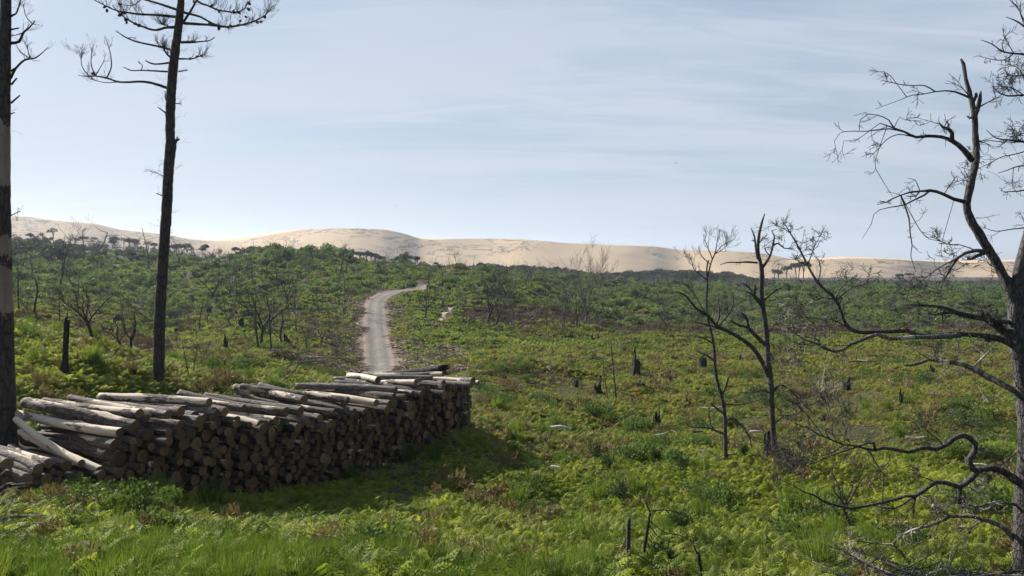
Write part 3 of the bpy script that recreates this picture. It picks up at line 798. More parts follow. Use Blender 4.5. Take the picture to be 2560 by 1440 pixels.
def mat_cut(name, c1, c2):
    m = bpy.data.materials.new(name); m.use_nodes = True; T = NT(m.node_tree)
    tc = T.n('ShaderNodeTexCoord').outputs['Object']; rnd = T.n('ShaderNodeObjectInfo').outputs['Random']
    fl = T.mapping(tc, (1, 1, 0))
    ln = T.n('ShaderNodeVectorMath', {0: fl}, operation='LENGTH').outputs['Value']
    rings = T.math('SINE', T.math('ADD', T.math('MULTIPLY', ln, 420.0), T.math('MULTIPLY', T.noise(fl, 8, 4), 9.0)))
    col = T.mix(rnd, c1, c2)
    col = T.mix(T.math('MULTIPLY', T.math('ADD', rings, 1.0), 0.16), col, tuple(c * 0.5 for c in c1))
    col = T.mix(T.ramp(ln, [(0.0, 0.5), (0.05, 0.1), (0.10, 0.0), (0.125, 0.7)]), col, tuple(c * 0.45 for c in c1))
    col = T.mix(T.ramp(T.noise(tc, 20, 5, .65), [(0.5, 0.0), (0.7, 0.55)]), col, (0.10, 0.085, 0.07))
    p = T.n('ShaderNodeBsdfPrincipled', {'Base Color': col, 'Roughness': 0.9, 'Specular IOR Level': 0.2})
    T.n('ShaderNodeOutputMaterial', {'Surface': p.outputs[0]})
    return m
PEEL = (0.56, 0.47, 0.36)
M_BARK = mat_bark('pine_bark', (0.048, 0.037, 0.030), (0.20, 0.162, 0.138), PEEL, 0.38)
M_PATCHY = mat_bark('patchy_bark', (0.045, 0.034, 0.028), (0.21, 0.168, 0.14), PEEL, 0.80)
M_PEELED = mat_bark('peeled_wood', (0.09, 0.07, 0.055), (0.33, 0.27, 0.22), (0.60, 0.50, 0.385), 1.25)
M_GREYLOG = mat_bark('grey_bark', (0.07, 0.062, 0.056), (0.26, 0.235, 0.215), (0.48, 0.42, 0.36), 0.35)
M_STACKSHADE = mat_bark('stack_bark', (0.026, 0.020, 0.017), (0.125, 0.098, 0.082), PEEL, 0.2)  # pine bark darkened to put the shade between stacked logs into the colour
M_CHAR = mat_bark('charred_wood', (0.012, 0.012, 0.013), (0.05, 0.047, 0.045), (0.2, 0.17, 0.14), 0.0)
M_CUT = mat_cut('sawn_face', (0.25, 0.155, 0.085), (0.08, 0.055, 0.036))

def log_mesh(name, seed, L, r, mat, sides=20, segs=22, bend=0.05, wob=0.05, taper=0.12, flare=0.0):
    """front (sawn) end at the origin, the log runs along -Z locally"""
    r_ = random.Random(seed); mb = MB(); V = []
    ph = r_.uniform(0, 6.28); ba = r_.uniform(0, 6.28)
    knots = [(r_.uniform(0.1, 0.95), r_.uniform(0, 6.28), r_.uniform(.15, .32)) for _ in range(5)]
    for i in range(segs + 1):
        t = i / segs; z = -L * t
        b = bend * math.sin(math.pi * t)
        for j in range(sides):
            a = 6.283 * j / sides
            rr = r * (1 - taper * t) * (1 + wob * mnoise.noise(Vector((math.cos(a) * 1.6 + seed, math.sin(a) * 1.6, z * 1.4))) * 1.6 + 0.055 * mnoise.noise(Vector((math.cos(a) * 6 + seed, math.sin(a) * 6, z * 5))))
            rr *= 1 + flare * max(0, 1 - t * 6) ** 2
            for (kt, ka, ks) in knots:
                dd = ((t - kt) * L / r) ** 2 * 0.9 + (min(abs(a - ka), 6.283 - abs(a - ka)) * 2.2) ** 2
                rr += r * ks * math.exp(-dd * 2.0) * 0.6
            V.append((math.cos(a) * rr + b * math.cos(ba), math.sin(a) * rr + b * math.sin(ba), z))
    fs = [(i * sides + j, (i + 1) * sides + j, (i + 1) * sides + (j + 1) % sides, i * sides + (j + 1) % sides) for i in range(segs) for j in range(sides)]
    fs.append(tuple(segs * sides + j for j in range(sides))[::-1])
    mb.add(V, fs)
    me = mb.mesh(name, mat)
    cb = MB(); ring = [Vector(v) for v in V[:sides]]
    c = sum(ring, Vector()) / sides
    vs = [(c.x, c.y, 0.004 + r_.uniform(-.003, .003))] + [tuple(c + (v - c) * 0.55 + Vector((0, 0, 0.004 + r_.uniform(-.002, .002)))) for v in ring] + [(v.x, v.y, 0.0) for v in ring]
    f2 = [(0, 1 + j, 1 + (j + 1) % sides) for j in range(sides)] + [(1 + j, 1 + sides + j, 1 + sides + (j + 1) % sides, 1 + (j + 1) % sides) for j in range(sides)]
    cb.add(vs, f2)
    cm = cb.mesh('cut_end', M_CUT, smooth=False)
    return me, cm

def make_log(me, cm, loc, direction, roll=0.0, scale=1.0, lscale=1.0):
    """direction: from the sawn front end towards the far end"""
    o = bpy.data.objects.new('pine_log', me); COL.objects.link(o)
    q = Vector(direction).normalized().to_track_quat('-Z', 'Y')
    o.rotation_mode = 'QUATERNION'
    from mathutils import Quaternion
    o.rotation_quaternion = q @ Quaternion((0, 0, 1), roll)
    o.location = loc; o.scale = (scale, scale, lscale)
    c = bpy.data.objects.new('cut_end', cm); COL.objects.link(c); c.parent = o
    return o

Fp = np.array(FACE)
seg = np.linalg.norm(np.diff(Fp, axis=0), axis=1); Sx = np.concatenate([[0], np.cumsum(seg)]); STOT = Sx[-1]
def face_pt(s): return float(np.interp(s, Sx, Fp[:, 0])), float(np.interp(s, Sx, Fp[:, 1]))
def face_px(s):
    x, y = face_pt(s); return 1280 + F * x / y
# top outline of the stacked ends in the picture, converted to heights
TOP = [(-60, 1165), (120, 1172), (262, 1172), (292, 1122), (330, 1080), (420, 1062), (500, 1030), (560, 1040), (640, 1050), (740, 1048), (830, 1040), (930, 1022), (1000, 992), (1060, 970), (1110, 958), (1183, 962)]
def top_z(s):
    x, y = face_pt(s); px = 1280 + F * x / y
    py = np.interp(px, [t[0] for t in TOP], [t[1] for t in TOP])
    return P(px, py, y).z
base_mesh_logs = []
for i in range(5): base_mesh_logs.append(log_mesh('stack_log', 200 + i, 3.1, 0.12, [M_STACKSHADE, M_STACKSHADE, M_BARK, M_STACKSHADE, M_STACKSHADE][i], sides=14, segs=9))
rl = random.Random(5)
placed = []       # (s, z, r)
gs = np.linspace(0.1, STOT - 0.1, 240)
base = np.array([gz(*face_pt(s)) - 0.10 for s in gs]); tops = np.array([top_z(s) for s in gs])
def rest(s, r):
    zb = np.interp(s, gs, base) + r
    for (s2, z2, r2) in placed:
        ds = abs(s - s2)
        if ds < r + r2: zb = max(zb, z2 + math.sqrt((r + r2) ** 2 - ds * ds))
    return zb
fails = 0
while len(placed) < 720 and fails < 60:
    r = rl.choice([0.062, 0.07, 0.078, 0.085, 0.094, 0.108, 0.13]) * rl.uniform(0.93, 1.07)
    best = None
    for s in np.linspace(0.15, STOT - 0.12, 130) + rl.uniform(-.03, .03):
        z = rest(s, r)
        if z + r > np.interp(s, gs, tops): continue
        if best is None or z < best[0]: best = (z, s)
    if best is None: fails += 1; continue
    placed.append((best[1], best[0], r * 0.985))
def ldir(s, jit=0.0):
    a = math.atan2(LDIR[1], LDIR[0]) + jit + 0.02 * (0.5 - s / STOT)
    return Vector((math.cos(a), math.sin(a), 0))
smax_h = {}
def zone_label(px, zrel):
    side = 'far left wing' if px < 285 else 'left third' if px < 560 else 'middle' if px < 840 else 'right third' if px < 1040 else 'far right end'
    lev = 'bottom' if zrel < 0.33 else 'middle' if zrel < 0.66 else 'upper'
    return side, lev
logs = []
# the 250 ends that show largest are logs of their own; the small rest at the back of the right end is one heap
show = sorted(placed, key=lambda p: -p[2] / face_pt(p[0])[1])
single = set(show[:250]); heap = show[250:]
hb = MB(); hc = MB()
for (s, z, r) in heap:
    x, y = face_pt(s); d = ldir(s, rl.uniform(-.02, .02)); p0 = Vector((x, y, z)) + d * rl.uniform(-.12, .14)
    pts = [p0 + d * 3.1 * t + Vector((0, 0, .02 * math.sin(9 * t + s))) for t in (0, .3, .6, 1)]
    tube(hb, pts, [r, r * .98, r * .95, r * .9], 12, rough=.03, rnd=rl)
    ad = Vector((0, 0, 1)).cross(d); up = Vector((0, 0, 1)); n = 12
    V = [p0 - d * .004] + [p0 - d * .003 + (ad * math.cos(6.283 * j / n) + up * math.sin(6.283 * j / n)) * r * .96 for j in range(n)]
    hc.add(V, [(0, 1 + (j + 1) % n, 1 + j) for j in range(n)] )
ho = hb.obj('log_heap', M_STACKSHADE); tag(ho, 'mass of thinner logs packed between the larger ones in the stack face', 'logs', kind='stuff')
hc.obj('cut_ends', M_CUT, ho, smooth=False)['kind'] = 'stuff'
for k, (s, z, r) in enumerate(sorted(single, key=lambda p: p[0])):
    x, y = face_pt(s); me, cm = base_mesh_logs[rl.randrange(5)]
    sc = r / 0.12; d = ldir(s, rl.uniform(-0.025, 0.025)); pull = rl.uniform(-0.16, 0.16) if rl.random() < .8 else rl.uniform(-.3, .2)
    ls = 0.80 if face_px(s) < 285 else rl.uniform(0.95, 1.10)
    o = make_log(me, cm, Vector((x, y, z)) + d * pull, d, rl.uniform(0, 6.28), sc, ls)
    zb = np.interp(s, gs, base); zt = np.interp(s, gs, tops)
    side, lev = zone_label(face_px(s), (z - zb) / (zt - zb))
    size = 'thin' if r < 0.088 else 'thick' if r > 0.115 else 'medium'
    where = {'far left wing': 'in the low left wing', 'left third': 'in the left third', 'middle': 'in the middle', 'right third': 'in the right third', 'far right end': 'at the right end'}[side]
    logs.append((o, f'{size} sawn log end', f'{where}, {lev} rows', face_px(s)))
rank_labels(logs, 'log')

# the logs lying on top, one by one: front end (px, py), back end (px, py), radius m, look
TOPL = [
 # left wing
 ((17, 1162), (-110, 1118), 0.150, 'bark', 13.3, 'thick bark-covered log cut by the left picture edge'),
 ((95, 1172), (-40, 1125), 0.120, 'patchy', 13.5, 'patchy log beside the thick one at the far left of the stack'),
 ((122, 1158), (-20, 1118), 0.115, 'patchy', 13.75, 'flaking bark log on the low left wing, second of its row'),
 ((167, 1164), (28, 1120), 0.125, 'bark', 13.95, 'brown bark log on the low left wing with yellowish sawn end'),
 ((203, 1158), (40, 1048), 0.100, 'peeled', 14.15, 'pale peeled log slanting down steeply from the left trunk, upper of two'),
 ((249, 1176), (52, 1078), 0.118, 'peeled', 14.3, 'pale peeled log slanting down from the left trunk, lower of two'),
 ((283, 1158), (165, 1118), 0.110, 'patchy', 14.55, 'short patchy log wedged under the left end of the main stack'),
 # main stack
 ((290, 1112), (102, 1068), 0.150, 'bark', 14.6, 'rough bark log at the left flank of the main stack, lowest lit one'),
 ((300, 1082), (40, 1034), 0.125, 'peeled', 14.75, 'long cream peeled log reaching back to the left trunk'),
 ((338, 1068), (62, 1006), 0.180, 'patchy', 14.9, 'thickest log on the left end with bark peeling in big flakes'),
 ((349, 1034), (110, 1003), 0.125, 'patchy', 15.1, 'pale log with split sawn end above the thickest one'),
 ((420, 1037), (175, 995), 0.122, 'patchy', 15.3, 'half peeled log ending left of the stack gap'),
 ((366, 1046), (150, 1012), 0.10, 'bark', 15.15, 'thin dark log tucked under the half peeled ones'),
 ((452, 1030), (215, 1003), 0.135, 'bark', 15.6, 'bark-covered log with a large dark end left of the crown log'),
 ((523, 1007), (250, 992), 0.135, 'patchy', 16.2, 'topmost log of the left half, its round end standing alone'),
 ((487, 1040), (290, 1010), 0.13, 'grey', 15.75, 'grey log tucked beneath the topmost log'),
 ((542, 1034), (330, 1003), 0.10, 'grey', 16.0, 'thin grey log right of the topmost log'),
 ((563, 1029), (345, 998), 0.125, 'bark', 16.15, 'stout bark log two places right of the topmost log'),
 ((610, 1020), (385, 992), 0.095, 'bark', 16.6, 'slim bark log with a small orange-brown end'),
 ((592, 1050), (400, 1012), 0.120, 'patchy', 16.4, 'bleached log in the dip of the stack, upper one'),
 ((650, 1062), (440, 1022), 0.125, 'peeled', 16.6, 'bleached log in the dip of the stack, lower one'),
 ((690, 1050), (480, 1015), 0.11, 'patchy', 17.0, 'pale log with sharp sunlit top right of the dip'),
 ((715, 1030), (450, 984), 0.150, 'bark', 17.3, 'thick furrowed log across the middle of the stack'),
 ((752, 1028), (515, 990), 0.150, 'bark', 17.55, 'thick furrowed log with a big dark round end, middle of the stack'),
 ((836, 1030), (588, 985), 0.105, 'patchy', 18.35, 'slender cream log between dark furrowed ones'),
 ((800, 1045), (610, 1005), 0.115, 'bark', 17.95, 'dark log end low in the middle crest'),
 ((760, 1000), (590, 968), 0.145, 'bark', 18.5, 'raised brown log whose left end sticks out high'),
 ((870, 1000), (604, 966), 0.115, 'patchy', 18.8, 'smooth cream log resting on the raised brown one'),
 ((885, 1032), (640, 982), 0.150, 'bark', 18.9, 'coarse grey log running under the cream one'),
 ((860, 1012), (650, 965), 0.15, 'bark', 19.1, 'coarse grey log right of the smooth cream one'),
 ((941, 1007), (735, 985), 0.125, 'peeled', 19.7, 'pale log with a clean round end facing the camera'),
 ((912, 1030), (700, 992), 0.12, 'bark', 19.3, 'bark log below the clean pale one'),
 ((975, 1010), (780, 985), 0.13, 'grey', 20.0, 'grey log right of the clean pale one'),
 ((985, 992), (770, 976), 0.130, 'bark', 20.4, 'straight bark log, lower of the pair over the right half'),
 ((990, 975), (742, 965), 0.130, 'grey', 20.7, 'straight grey log, upper of the pair over the right half'),
 ((1033, 985), (860, 972), 0.12, 'grey', 21.0, 'grey log behind the straight pair'),
 ((1040, 955), (876, 962), 0.105, 'peeled', 21.5, 'short cream log with a knot near the far end'),
 ((945, 950), (872, 938), 0.120, 'peeled', 22.0, 'bent bleached log arching over the right end'),
 ((1048, 968), (865, 950), 0.12, 'bark', 21.6, 'bark log under the short cream log'),
 ((1105, 965), (895, 945), 0.14, 'grey', 22.2, 'grey log near the far right end'),
 ((1080, 945), (835, 948), 0.11, 'grey', 22.6, 'long thin grey log along the back of the right end'),
 ((1108, 935), (905, 938), 0.105, 'patchy', 23.0, 'long patchy log at the very top of the right end'),
 ((1178, 962), (1000, 950), 0.135, 'grey', 23.4, 'grey log on the extreme right end'),
 ((1120, 975), (930, 960), 0.12, 'grey', 22.4, 'shadowed log under the extreme right top'),
 ((1183, 950), (1085, 942), 0.115, 'grey', 23.9, 'log poking past the right end of the stack'),
 ((1197, 956), (1040, 945), 0.075, 'peeled', 24.1, 'thin pale pole sticking out beyond the right end'),
 ((1110, 958), (950, 962), 0.12, 'bark', 22.3, 'bark log under the blackened butt'),
]
MATS = {'bark': M_BARK, 'patchy': M_PATCHY, 'peeled': M_PEELED, 'grey': M_GREYLOG}
for k, (a, b, r, look, d, lab) in enumerate(TOPL):
    p0 = P(a[0], a[1], d)
    # the back end: the depth at which the log has its real length
    L0 = 3.25 if d > 14.35 else 2.55
    best = None
    for dd in np.linspace(-0.5, 3.2, 120):
        p1 = P(b[0], b[1], d + dd); e = abs((p1 - p0).length - L0)
        dz = abs(p1.z - p0.z)
        c = e + 0.9 * max(0, dz - 0.25) + (0.25 * abs(math.atan2(-(p1.x - p0.x), p1.y - p0.y) - math.atan2(-LDIR[0], LDIR[1])))
        if best is None or c < best[0]: best = (c, p1)
    p1 = best[1]; L = min(3.9, max(1.2, (p1 - p0).length)); dr = (p1 - p0)
    me, cm = log_mesh('top_log', 300 + k, L, r * .77, MATS[look], sides=24, segs=34, bend=0.07 * rl.uniform(0.2, 1) * (3 if 'bent' in lab else 1), wob=0.07, taper=rl.uniform(0.05, 0.2))
    o = make_log(me, cm, p0, dr, rl.uniform(0, 6.28))
    tag(o, lab, 'log', 'logs lying on top of the stack')
# blackened, splintered butt log on the right end
def charred_butt():
    p0, p1 = P(1108, 924, 23.2), P(960, 936, 24.4)
    root = empty('charred_log', p0)
    tag(root, 'blackened log with thick splintered root butt topping the right end of the stack', 'log')
    pts, rad = smooth_path([p0, p0 * .8 + p1 * .2, p0 * .5 + p1 * .5, p1], [0.17, 0.14, 0.10, 0.085], 0.12)
    mb = MB(); tube(mb, [Vector(p) - p0 for p in pts], rad, 14, 0, rough=0.10); mb.obj('trunk_wood', M_CHAR, root)
    mb = MB(); r_ = random.Random(3)
    for i in range(12):
        q = Vector((0.05, r_.uniform(-.12, .12), r_.uniform(-.12, .12)))
        tube(mb, [q - Vector((.2, 0, 0)), q + Vector((r_.uniform(.02, .2), r_.uniform(-.06, .06), r_.uniform(-.04, .08)))], [0.045, 0.006], 5)
    mb.obj('splintered_end', M_CHAR, root)
charred_butt()
# ---------------------------------------------------------------- dead trees traced limb by limb
M_TRUNK = mat_bark('scorched_pine_bark', (0.022, 0.019, 0.018), (0.105, 0.085, 0.075), (0.27, 0.22, 0.175), 0.0, scale=0.8, attr='peel', bump=1.0)
M_OAK = mat_bark('dead_oak_bark', (0.028, 0.026, 0.026), (0.135, 0.124, 0.117), (0.42, 0.37, 0.31), -0.4, scale=1.6)
M_OAKPALE = mat_bark('weathered_branch', (0.07, 0.06, 0.05), (0.24, 0.215, 0.185), (0.40, 0.365, 0.31), 0.75, scale=1.6)
M_TWIG = mat_bark('grey_twig', (0.055, 0.046, 0.038), (0.16, 0.14, 0.12), (0.4, 0.35, 0.3), 0.0, scale=2)
M_DARKTWIG = mat_bark('dark_twig', (0.018, 0.017, 0.018), (0.05, 0.046, 0.044), (0.4, 0.35, 0.3), 0.0, scale=2)

def limb3(pts, d, slope=0.0, jit=0.0, rnd=None):
    """picture polyline (px, py, radius px) -> world points with a depth that wanders by real metres"""
    out, rad = [], []; acc = 0.0; last = None; dd = d; ddr = d
    for i, q in enumerate(pts):
        px, py = q[0], q[1]; r = q[2] if len(q) > 2 else None
        if last is not None:
            step = math.hypot(px - last[0], py - last[1]) / F * d
            dd += slope * step + (rnd.uniform(-jit, jit) * step if rnd else 0)
        out.append(P(px, py, dd)); rad.append(r)
        last = (px, py)
    # fill radii
    known = [i for i, r in enumerate(rad) if r is not None]
    rr = np.interp(range(len(rad)), known, [rad[i] for i in known])
    return out, [float(r) * d / F for r in rr], dd

def build_traced(name, label, cat, d, trunk, limbs, mat, seed, peel=None, twigs=(16, 0.5, 2), tw_mat=None, rough=0.07, trunk_twigs=0, group=None, sides=16, thin=1.0, minr=.0021):
    r_ = random.Random(seed)
    tp, tr, _ = limb3(trunk, d)
    base = Vector((tp[0].x, tp[0].y, tp[0].z))
    root = empty(name, base)
    tag(root, label, cat, group)
    tr = [q * thin for q in tr]
    pts, rad = smooth_path([p - base for p in tp], tr, 0.10)
    mb = MB(); at = 0.0
    if peel:
        at = []
        for p in pts:
            _, py = px_of(*(Vector(p) + base)); v = 0.0
            for (a, b, k) in peel:
                v = max(v, k * min(1.0, max(0, (py - a) / 80 + .5)) * min(1.0, max(0, (b - py) / 80 + .5)))
            at.append(v)
    tube(mb, pts, rad, sides, 0, rough=rough, attr=at if peel else 0.0, rnd=r_)
    if trunk_twigs:
        tb = MB()
        for _ in range(trunk_twigs):
            i = r_.randint(2, len(pts) - 2); a = r_.uniform(0, 6.28)
            dv = np.array((math.cos(a), math.sin(a) * 0.7, r_.uniform(-.5, .5)))
            twig(tb, np.array(pts[i]) + dv * rad[i] * .8, dv, r_.uniform(0.15, 0.5), 0.0032, 1, r_, curve=0.8, minr=0.0022, kids=(1, 3))
        tb.obj('trunk_twigs', tw_mat or M_TWIG, root)
    mb.obj('trunk', mat, root, attr='peel' if peel else None)
    for L in limbs:
        lp = L['p']; dl = d + L.get('off', 0.0)
        slope = L.get('slope', r_.uniform(-0.35, 0.35))
        lm = MB()
        q, qr, dend = limb3(lp, dl, slope, 0.15, r_)
        pp, pr = smooth_path([v - base for v in q], [max(x, 0.0022) for x in qr], 0.07)
        pr = [q * (.88 + .05 * mnoise.noise(Vector((i * .5, seed, 0))) * 3) for i, q in enumerate(pr)]
        tube(lm, pp, pr, 8 if qr[0] > 0.02 else 6, 0, rough=0.11, rnd=r_)
        paths = [(pp, pr)]
        for sb in L.get('s', []):
            # start on the nearest point of the parent limb
            st = min(range(len(pp)), key=lambda i: (px_of(*(Vector(pp[i]) + base))[0] - sb[0][0]) ** 2 + (px_of(*(Vector(pp[i]) + base))[1] - sb[0][1]) ** 2)
            ds = (Vector(pp[st]) + base).y
            q2, r2, _ = limb3(sb, ds, r_.uniform(-0.5, 0.5), 0.2, r_)
            q2 = [v - base for v in q2]; q2[0] = Vector(pp[st])
            p2, rr2 = smooth_path(q2, [max(x, 0.0018) for x in r2], 0.06)
            tube(lm, p2, rr2, 5, 0, rough=0.05, rnd=r_); paths.append((p2, rr2))
        nt, tl, lv = L.get('tw', twigs)
        for _ in range(nt):
            pa, ra = r_.choice(paths); n = len(pa)
            i = min(n - 2, max(1, int(n * r_.uniform(L.get('from', 0.35), 1.0))))
            dv = np.array(pa[min(n - 1, i + 1)]) - np.array(pa[i - 1]); dv /= np.linalg.norm(dv) + 1e-9
            ax = np.array([r_.gauss(0, 1) for _ in range(3)]); ax = np.cross(dv, ax); ax /= np.linalg.norm(ax) + 1e-9
            nd = rotv(dv, ax, r_.uniform(0.5, 1.2))
            twig(lm, pa[i], nd, tl * r_.uniform(0.5, 1.2), min(ra[i] * 0.6, 0.008), lv, r_, curve=L.get('curve', 0.5), up=L.get('up', 0.0), kids=(2, 4), minr=L.get('minr', minr))
        lm.obj('branch', L.get('m', mat if mat is not M_TRUNK else M_DARKTWIG), root)
    return root

def L_(p, s=(), **k): return dict(p=p, s=list(s), **k)

# --- leaning bare pine at the left edge
t1 = build_traced('dead_pine', 'dark scorched pine trunk with bare tan patches at the left picture edge', 'tree', 16.0,
 [(20,1180,24),(18,1050,21),(16,900,17.5),(13,700,15.5),(11,500,13.5),(11,300,13),(13,100,12.5),(15,0,11.5),(18,-200,9),(20,-420,4)],
 [L_([(26,196,4),(40,170,3),(62,150,2.5),(88,145,2),(108,130,1.2),(120,118,.7)], [[(74,150,1.5),(52,130,1),(40,112,.8)],[(74,150,1.5),(70,125,1),(68,110,.7)]], tw=(12, .28, 1), up=.3),
  L_([(25,108,5),(48,104,4),(58,82,3),(74,68,2.2),(88,52,1.5)], [[(50,84,1.5),(38,88,1),(27,88,.8)],[(82,56,1.2),(65,40,1),(58,10,.8)]], tw=(10, .3, 1)),
  L_([(25,42,3.5),(40,34,2.5),(50,5,1.6),(60,-40,1)], tw=(16, .35, 2)),
  L_([(26,285,2),(37,281,1.2)], tw=(0, .1, 0)), L_([(27,258,3),(50,238,2)], tw=(0, .1, 0)), L_([(28,212,3),(42,195,2)], tw=(0, .1, 0)), L_([(26,74,3),(47,70,2)], tw=(0, .1, 0)), L_([(27,178,3),(39,169,2)], tw=(0, .1, 0)),
  L_([(15,-60,5),(80,-90,3),(160,-140,1)], tw=(20, .5, 2)), L_([(12,-90,5),(-80,-110,3),(-180,-190,1)], tw=(20, .5, 2)),
  L_([(30,1010,1.5),(26,1060,1.4),(24,1110,1.4),(35,1122,1.2)], off=-.25, tw=(3, .15, 0)),
  L_([(24,540,1.6),(35,535,1.2),(52,528,.9)], tw=(6, .2, 1)),
 ], M_TRUNK, 41, peel=[(301, 470, 0.92), (575, 655, 0.70), (668, 785, 0.98)], trunk_twigs=26, sides=22, rough=0.05)

# --- tall bare pine with cones
t2 = build_traced('dead_pine', 'tall slender bare pine with cones standing behind the left half of the log stack', 'tree', 22.3,
 [(397,1010,16),(397,985,15),(397,900,14.5),(400,780,14),(408,650,13.5),(417,520,13),(422,420,13),(427,365,13.5),(425,330,12),(428,230,12),(435,150,11.5),(443,90,10.5),(450,30,9.5),(455,-40,8.5),(460,-200,6),(462,-330,3)],
 [L_([(424,222,4.5),(385,209,3.6),(354,204,3.4),(300,205,2.8),(267,195,2.4),(238,190,2),(217,191,1.5),(195,188,.8)], [[(267,195,1.8),(278,168,1.5),(276,135,1.2),(266,100,.7)],[(237,190,1.8),(228,160,1.2),(230,120,.8)],[(222,190,1.5),(205,165,1.1),(203,130,.7)],[(300,205,1.2),(262,206,1),(226,198,.7)],[(237,190,1.5),(250,170,1),(262,150,.7)]], tw=(34, .42, 2), up=.35, minr=.0021, **{'from': .62}),
  L_([(431,180,3),(400,178,2.4),(360,176,2),(328,176,1.5),(310,168,1)], [[(352,176,1.2),(356,163,1),(345,155,.8)]], tw=(8, .15, 0)),
  L_([(432,155,3.2),(408,159,2.6),(385,160,2.2),(372,156,1.8),(363,151,1.2)], tw=(0, .1, 0)),
  L_([(436,127,3.5),(400,117,2.8),(345,105,2.4),(318,95,2),(300,84,1.6),(291,76,1)], [[(318,92,1),(330,94,.8),(340,96,.7)]], tw=(6, .16, 0)),
  L_([(433,148,3.5),(420,138,3),(412,128,2.4),(407,114,1.6)], tw=(26, .34, 2), up=.5),
  L_([(441,68,4.5),(415,69,3.6),(385,75,3),(345,62,2.6),(318,48,2),(295,30,1.5),(280,12,.8)], [[(425,66,1.5),(404,58,1.2)]], tw=(34, .40, 2), up=.5, minr=.0021),
  L_([(445,43,4),(400,38,3.4),(345,35,2.8),(312,30,2.4),(290,26,2),(265,15,1.6),(240,2,1.2),(222,-8,.7)], tw=(34, .40, 2), up=.55, minr=.0021),
  L_([(447,26,4),(400,10,3),(360,-2,2.5),(300,-20,1.5)], [[(355,2,1.2),(335,12,1),(318,13,.8),(300,10,.7)]], tw=(14, .35, 1), up=.5),
  L_([(459,58,4.2),(520,62,3.2),(570,67,2.8),(620,58,2.2),(660,40,1.6),(684,12,.8)], tw=(34, .42, 2), up=.4, minr=.0021),
  L_([(460,31,3.6),(500,42,2.8),(535,60,2.2),(570,67,1.6)], tw=(10, .3, 1), up=.5),
  L_([(459,55,3.5),(478,25,3),(490,3,2.6),(505,-25,2)], tw=(8, .3, 1)),
  L_([(478,-30,3),(495,3,2.6),(520,14,2.4),(550,26,2.2),(592,30,1.8),(612,20,1.3),(618,2,.8)], tw=(34, .40, 2), up=.6, minr=.0021),
  L_([(453,106,3.5),(480,106,2.6),(500,104,2),(525,101,1.4),(537,93,.9)], [[(514,103,1),(518,95,.8),(512,88,.7)]], tw=(6, .2, 0)),
  L_([(452,105,3),(488,102,1.2)], tw=(12, .3, 1), up=.6),
  L_([(448,147,2.6),(480,147,1.9),(495,142,1.5),(510,136,1.2),(519,120,.7)], tw=(22, .3, 1), up=.5),
  L_([(446,179,2),(470,175,1.2)], tw=(4, .12, 0)),
  L_([(416,252,2),(413,240,1.6),(413,228,1)], tw=(0, .1, 0)), L_([(414,282,2.2),(395,268,1.3)], tw=(0, .1, 0)), L_([(435,258,1.8),(454,260,1)], tw=(3, .15, 0)),
  L_([(433,365,6),(441,352,4),(449,347,2.5)], [[(437,358,2),(444,341,1)]], tw=(4, .12, 0)),
  L_([(412,443,1.6),(395,434,1),(377,428,.7)], tw=(8, .2, 1)), L_([(408,490,2),(390,483,1)], tw=(2, .1, 0)),
  L_([(455,-60,5),(540,-80,3),(640,-130,1)], tw=(20, .5, 2), up=.4), L_([(455,-100,5),(360,-130,3),(260,-200,1)], tw=(20, .5, 2), up=.4),
  L_([(457,-180,4),(520,-230,3),(580,-290,1)], tw=(16, .5, 2), up=.4), L_([(459,-220,4),(400,-260,3),(340,-330,1)], tw=(16, .5, 2), up=.4),
 ], M_TRUNK, 42, thin=.92, peel=[(1100, 1101, 0)], trunk_twigs=150, sides=18, rough=0.09)
def cone_mesh():
    mb = MB(); r_ = random.Random(9); V = []; fs = []; n = 10; rings = 9
    for i in range(rings):
        t = i / (rings - 1); rr = 0.030 * math.sin(math.pi * (0.12 + 0.83 * t)) ** 0.8
        for j in range(n):
            a = 6.283 * (j + 0.5 * (i % 2)) / n; q = rr * (1 + (0.28 if (i + j) % 2 else -.12))
            V.append((math.cos(a) * q, math.sin(a) * q, -0.10 * t))
    for i in range(rings - 1):
        for j in range(n): fs.append((i * n + j, (i + 1) * n + j, (i + 1) * n + (j + 1) % n, i * n + (j + 1) % n))
    fs.append(tuple(range(n))); fs.append(tuple((rings - 1) * n + j for j in range(n))[::-1])
    mb.add(V, fs)
    return mb.mesh('pine_cone', M_CHAR, smooth=False)
_cm = cone_mesh(); _b2 = t2.location.copy(); _r = random.Random(77)
for (px, py) in [(265,18),(268,24),(309,32),(304,38),(313,32),(311,48),(318,57),(342,61),(349,62),(478,148),(494,141),(501,140),(527,57),(550,27),(573,64),(577,68),(584,28),(594,31),(602,52),(617,22),(618,8),(612,42),(640,55),(652,56),(663,41),(547,67),(295,10),(485,3),(529,16),(594,62),(238,185)]:
    o = bpy.data.objects.new('pine_cone', _cm); COL.objects.link(o); o.parent = t2
    o.location = P(px, py - 2, 22.3 + _r.uniform(-.15, .15)) - _b2; k = _r.uniform(0.9, 1.35); o.scale = (k, k, k)
    o.rotation_euler = (_r.uniform(-1.2, 1.2), _r.uniform(-1.2, 1.2), 0)

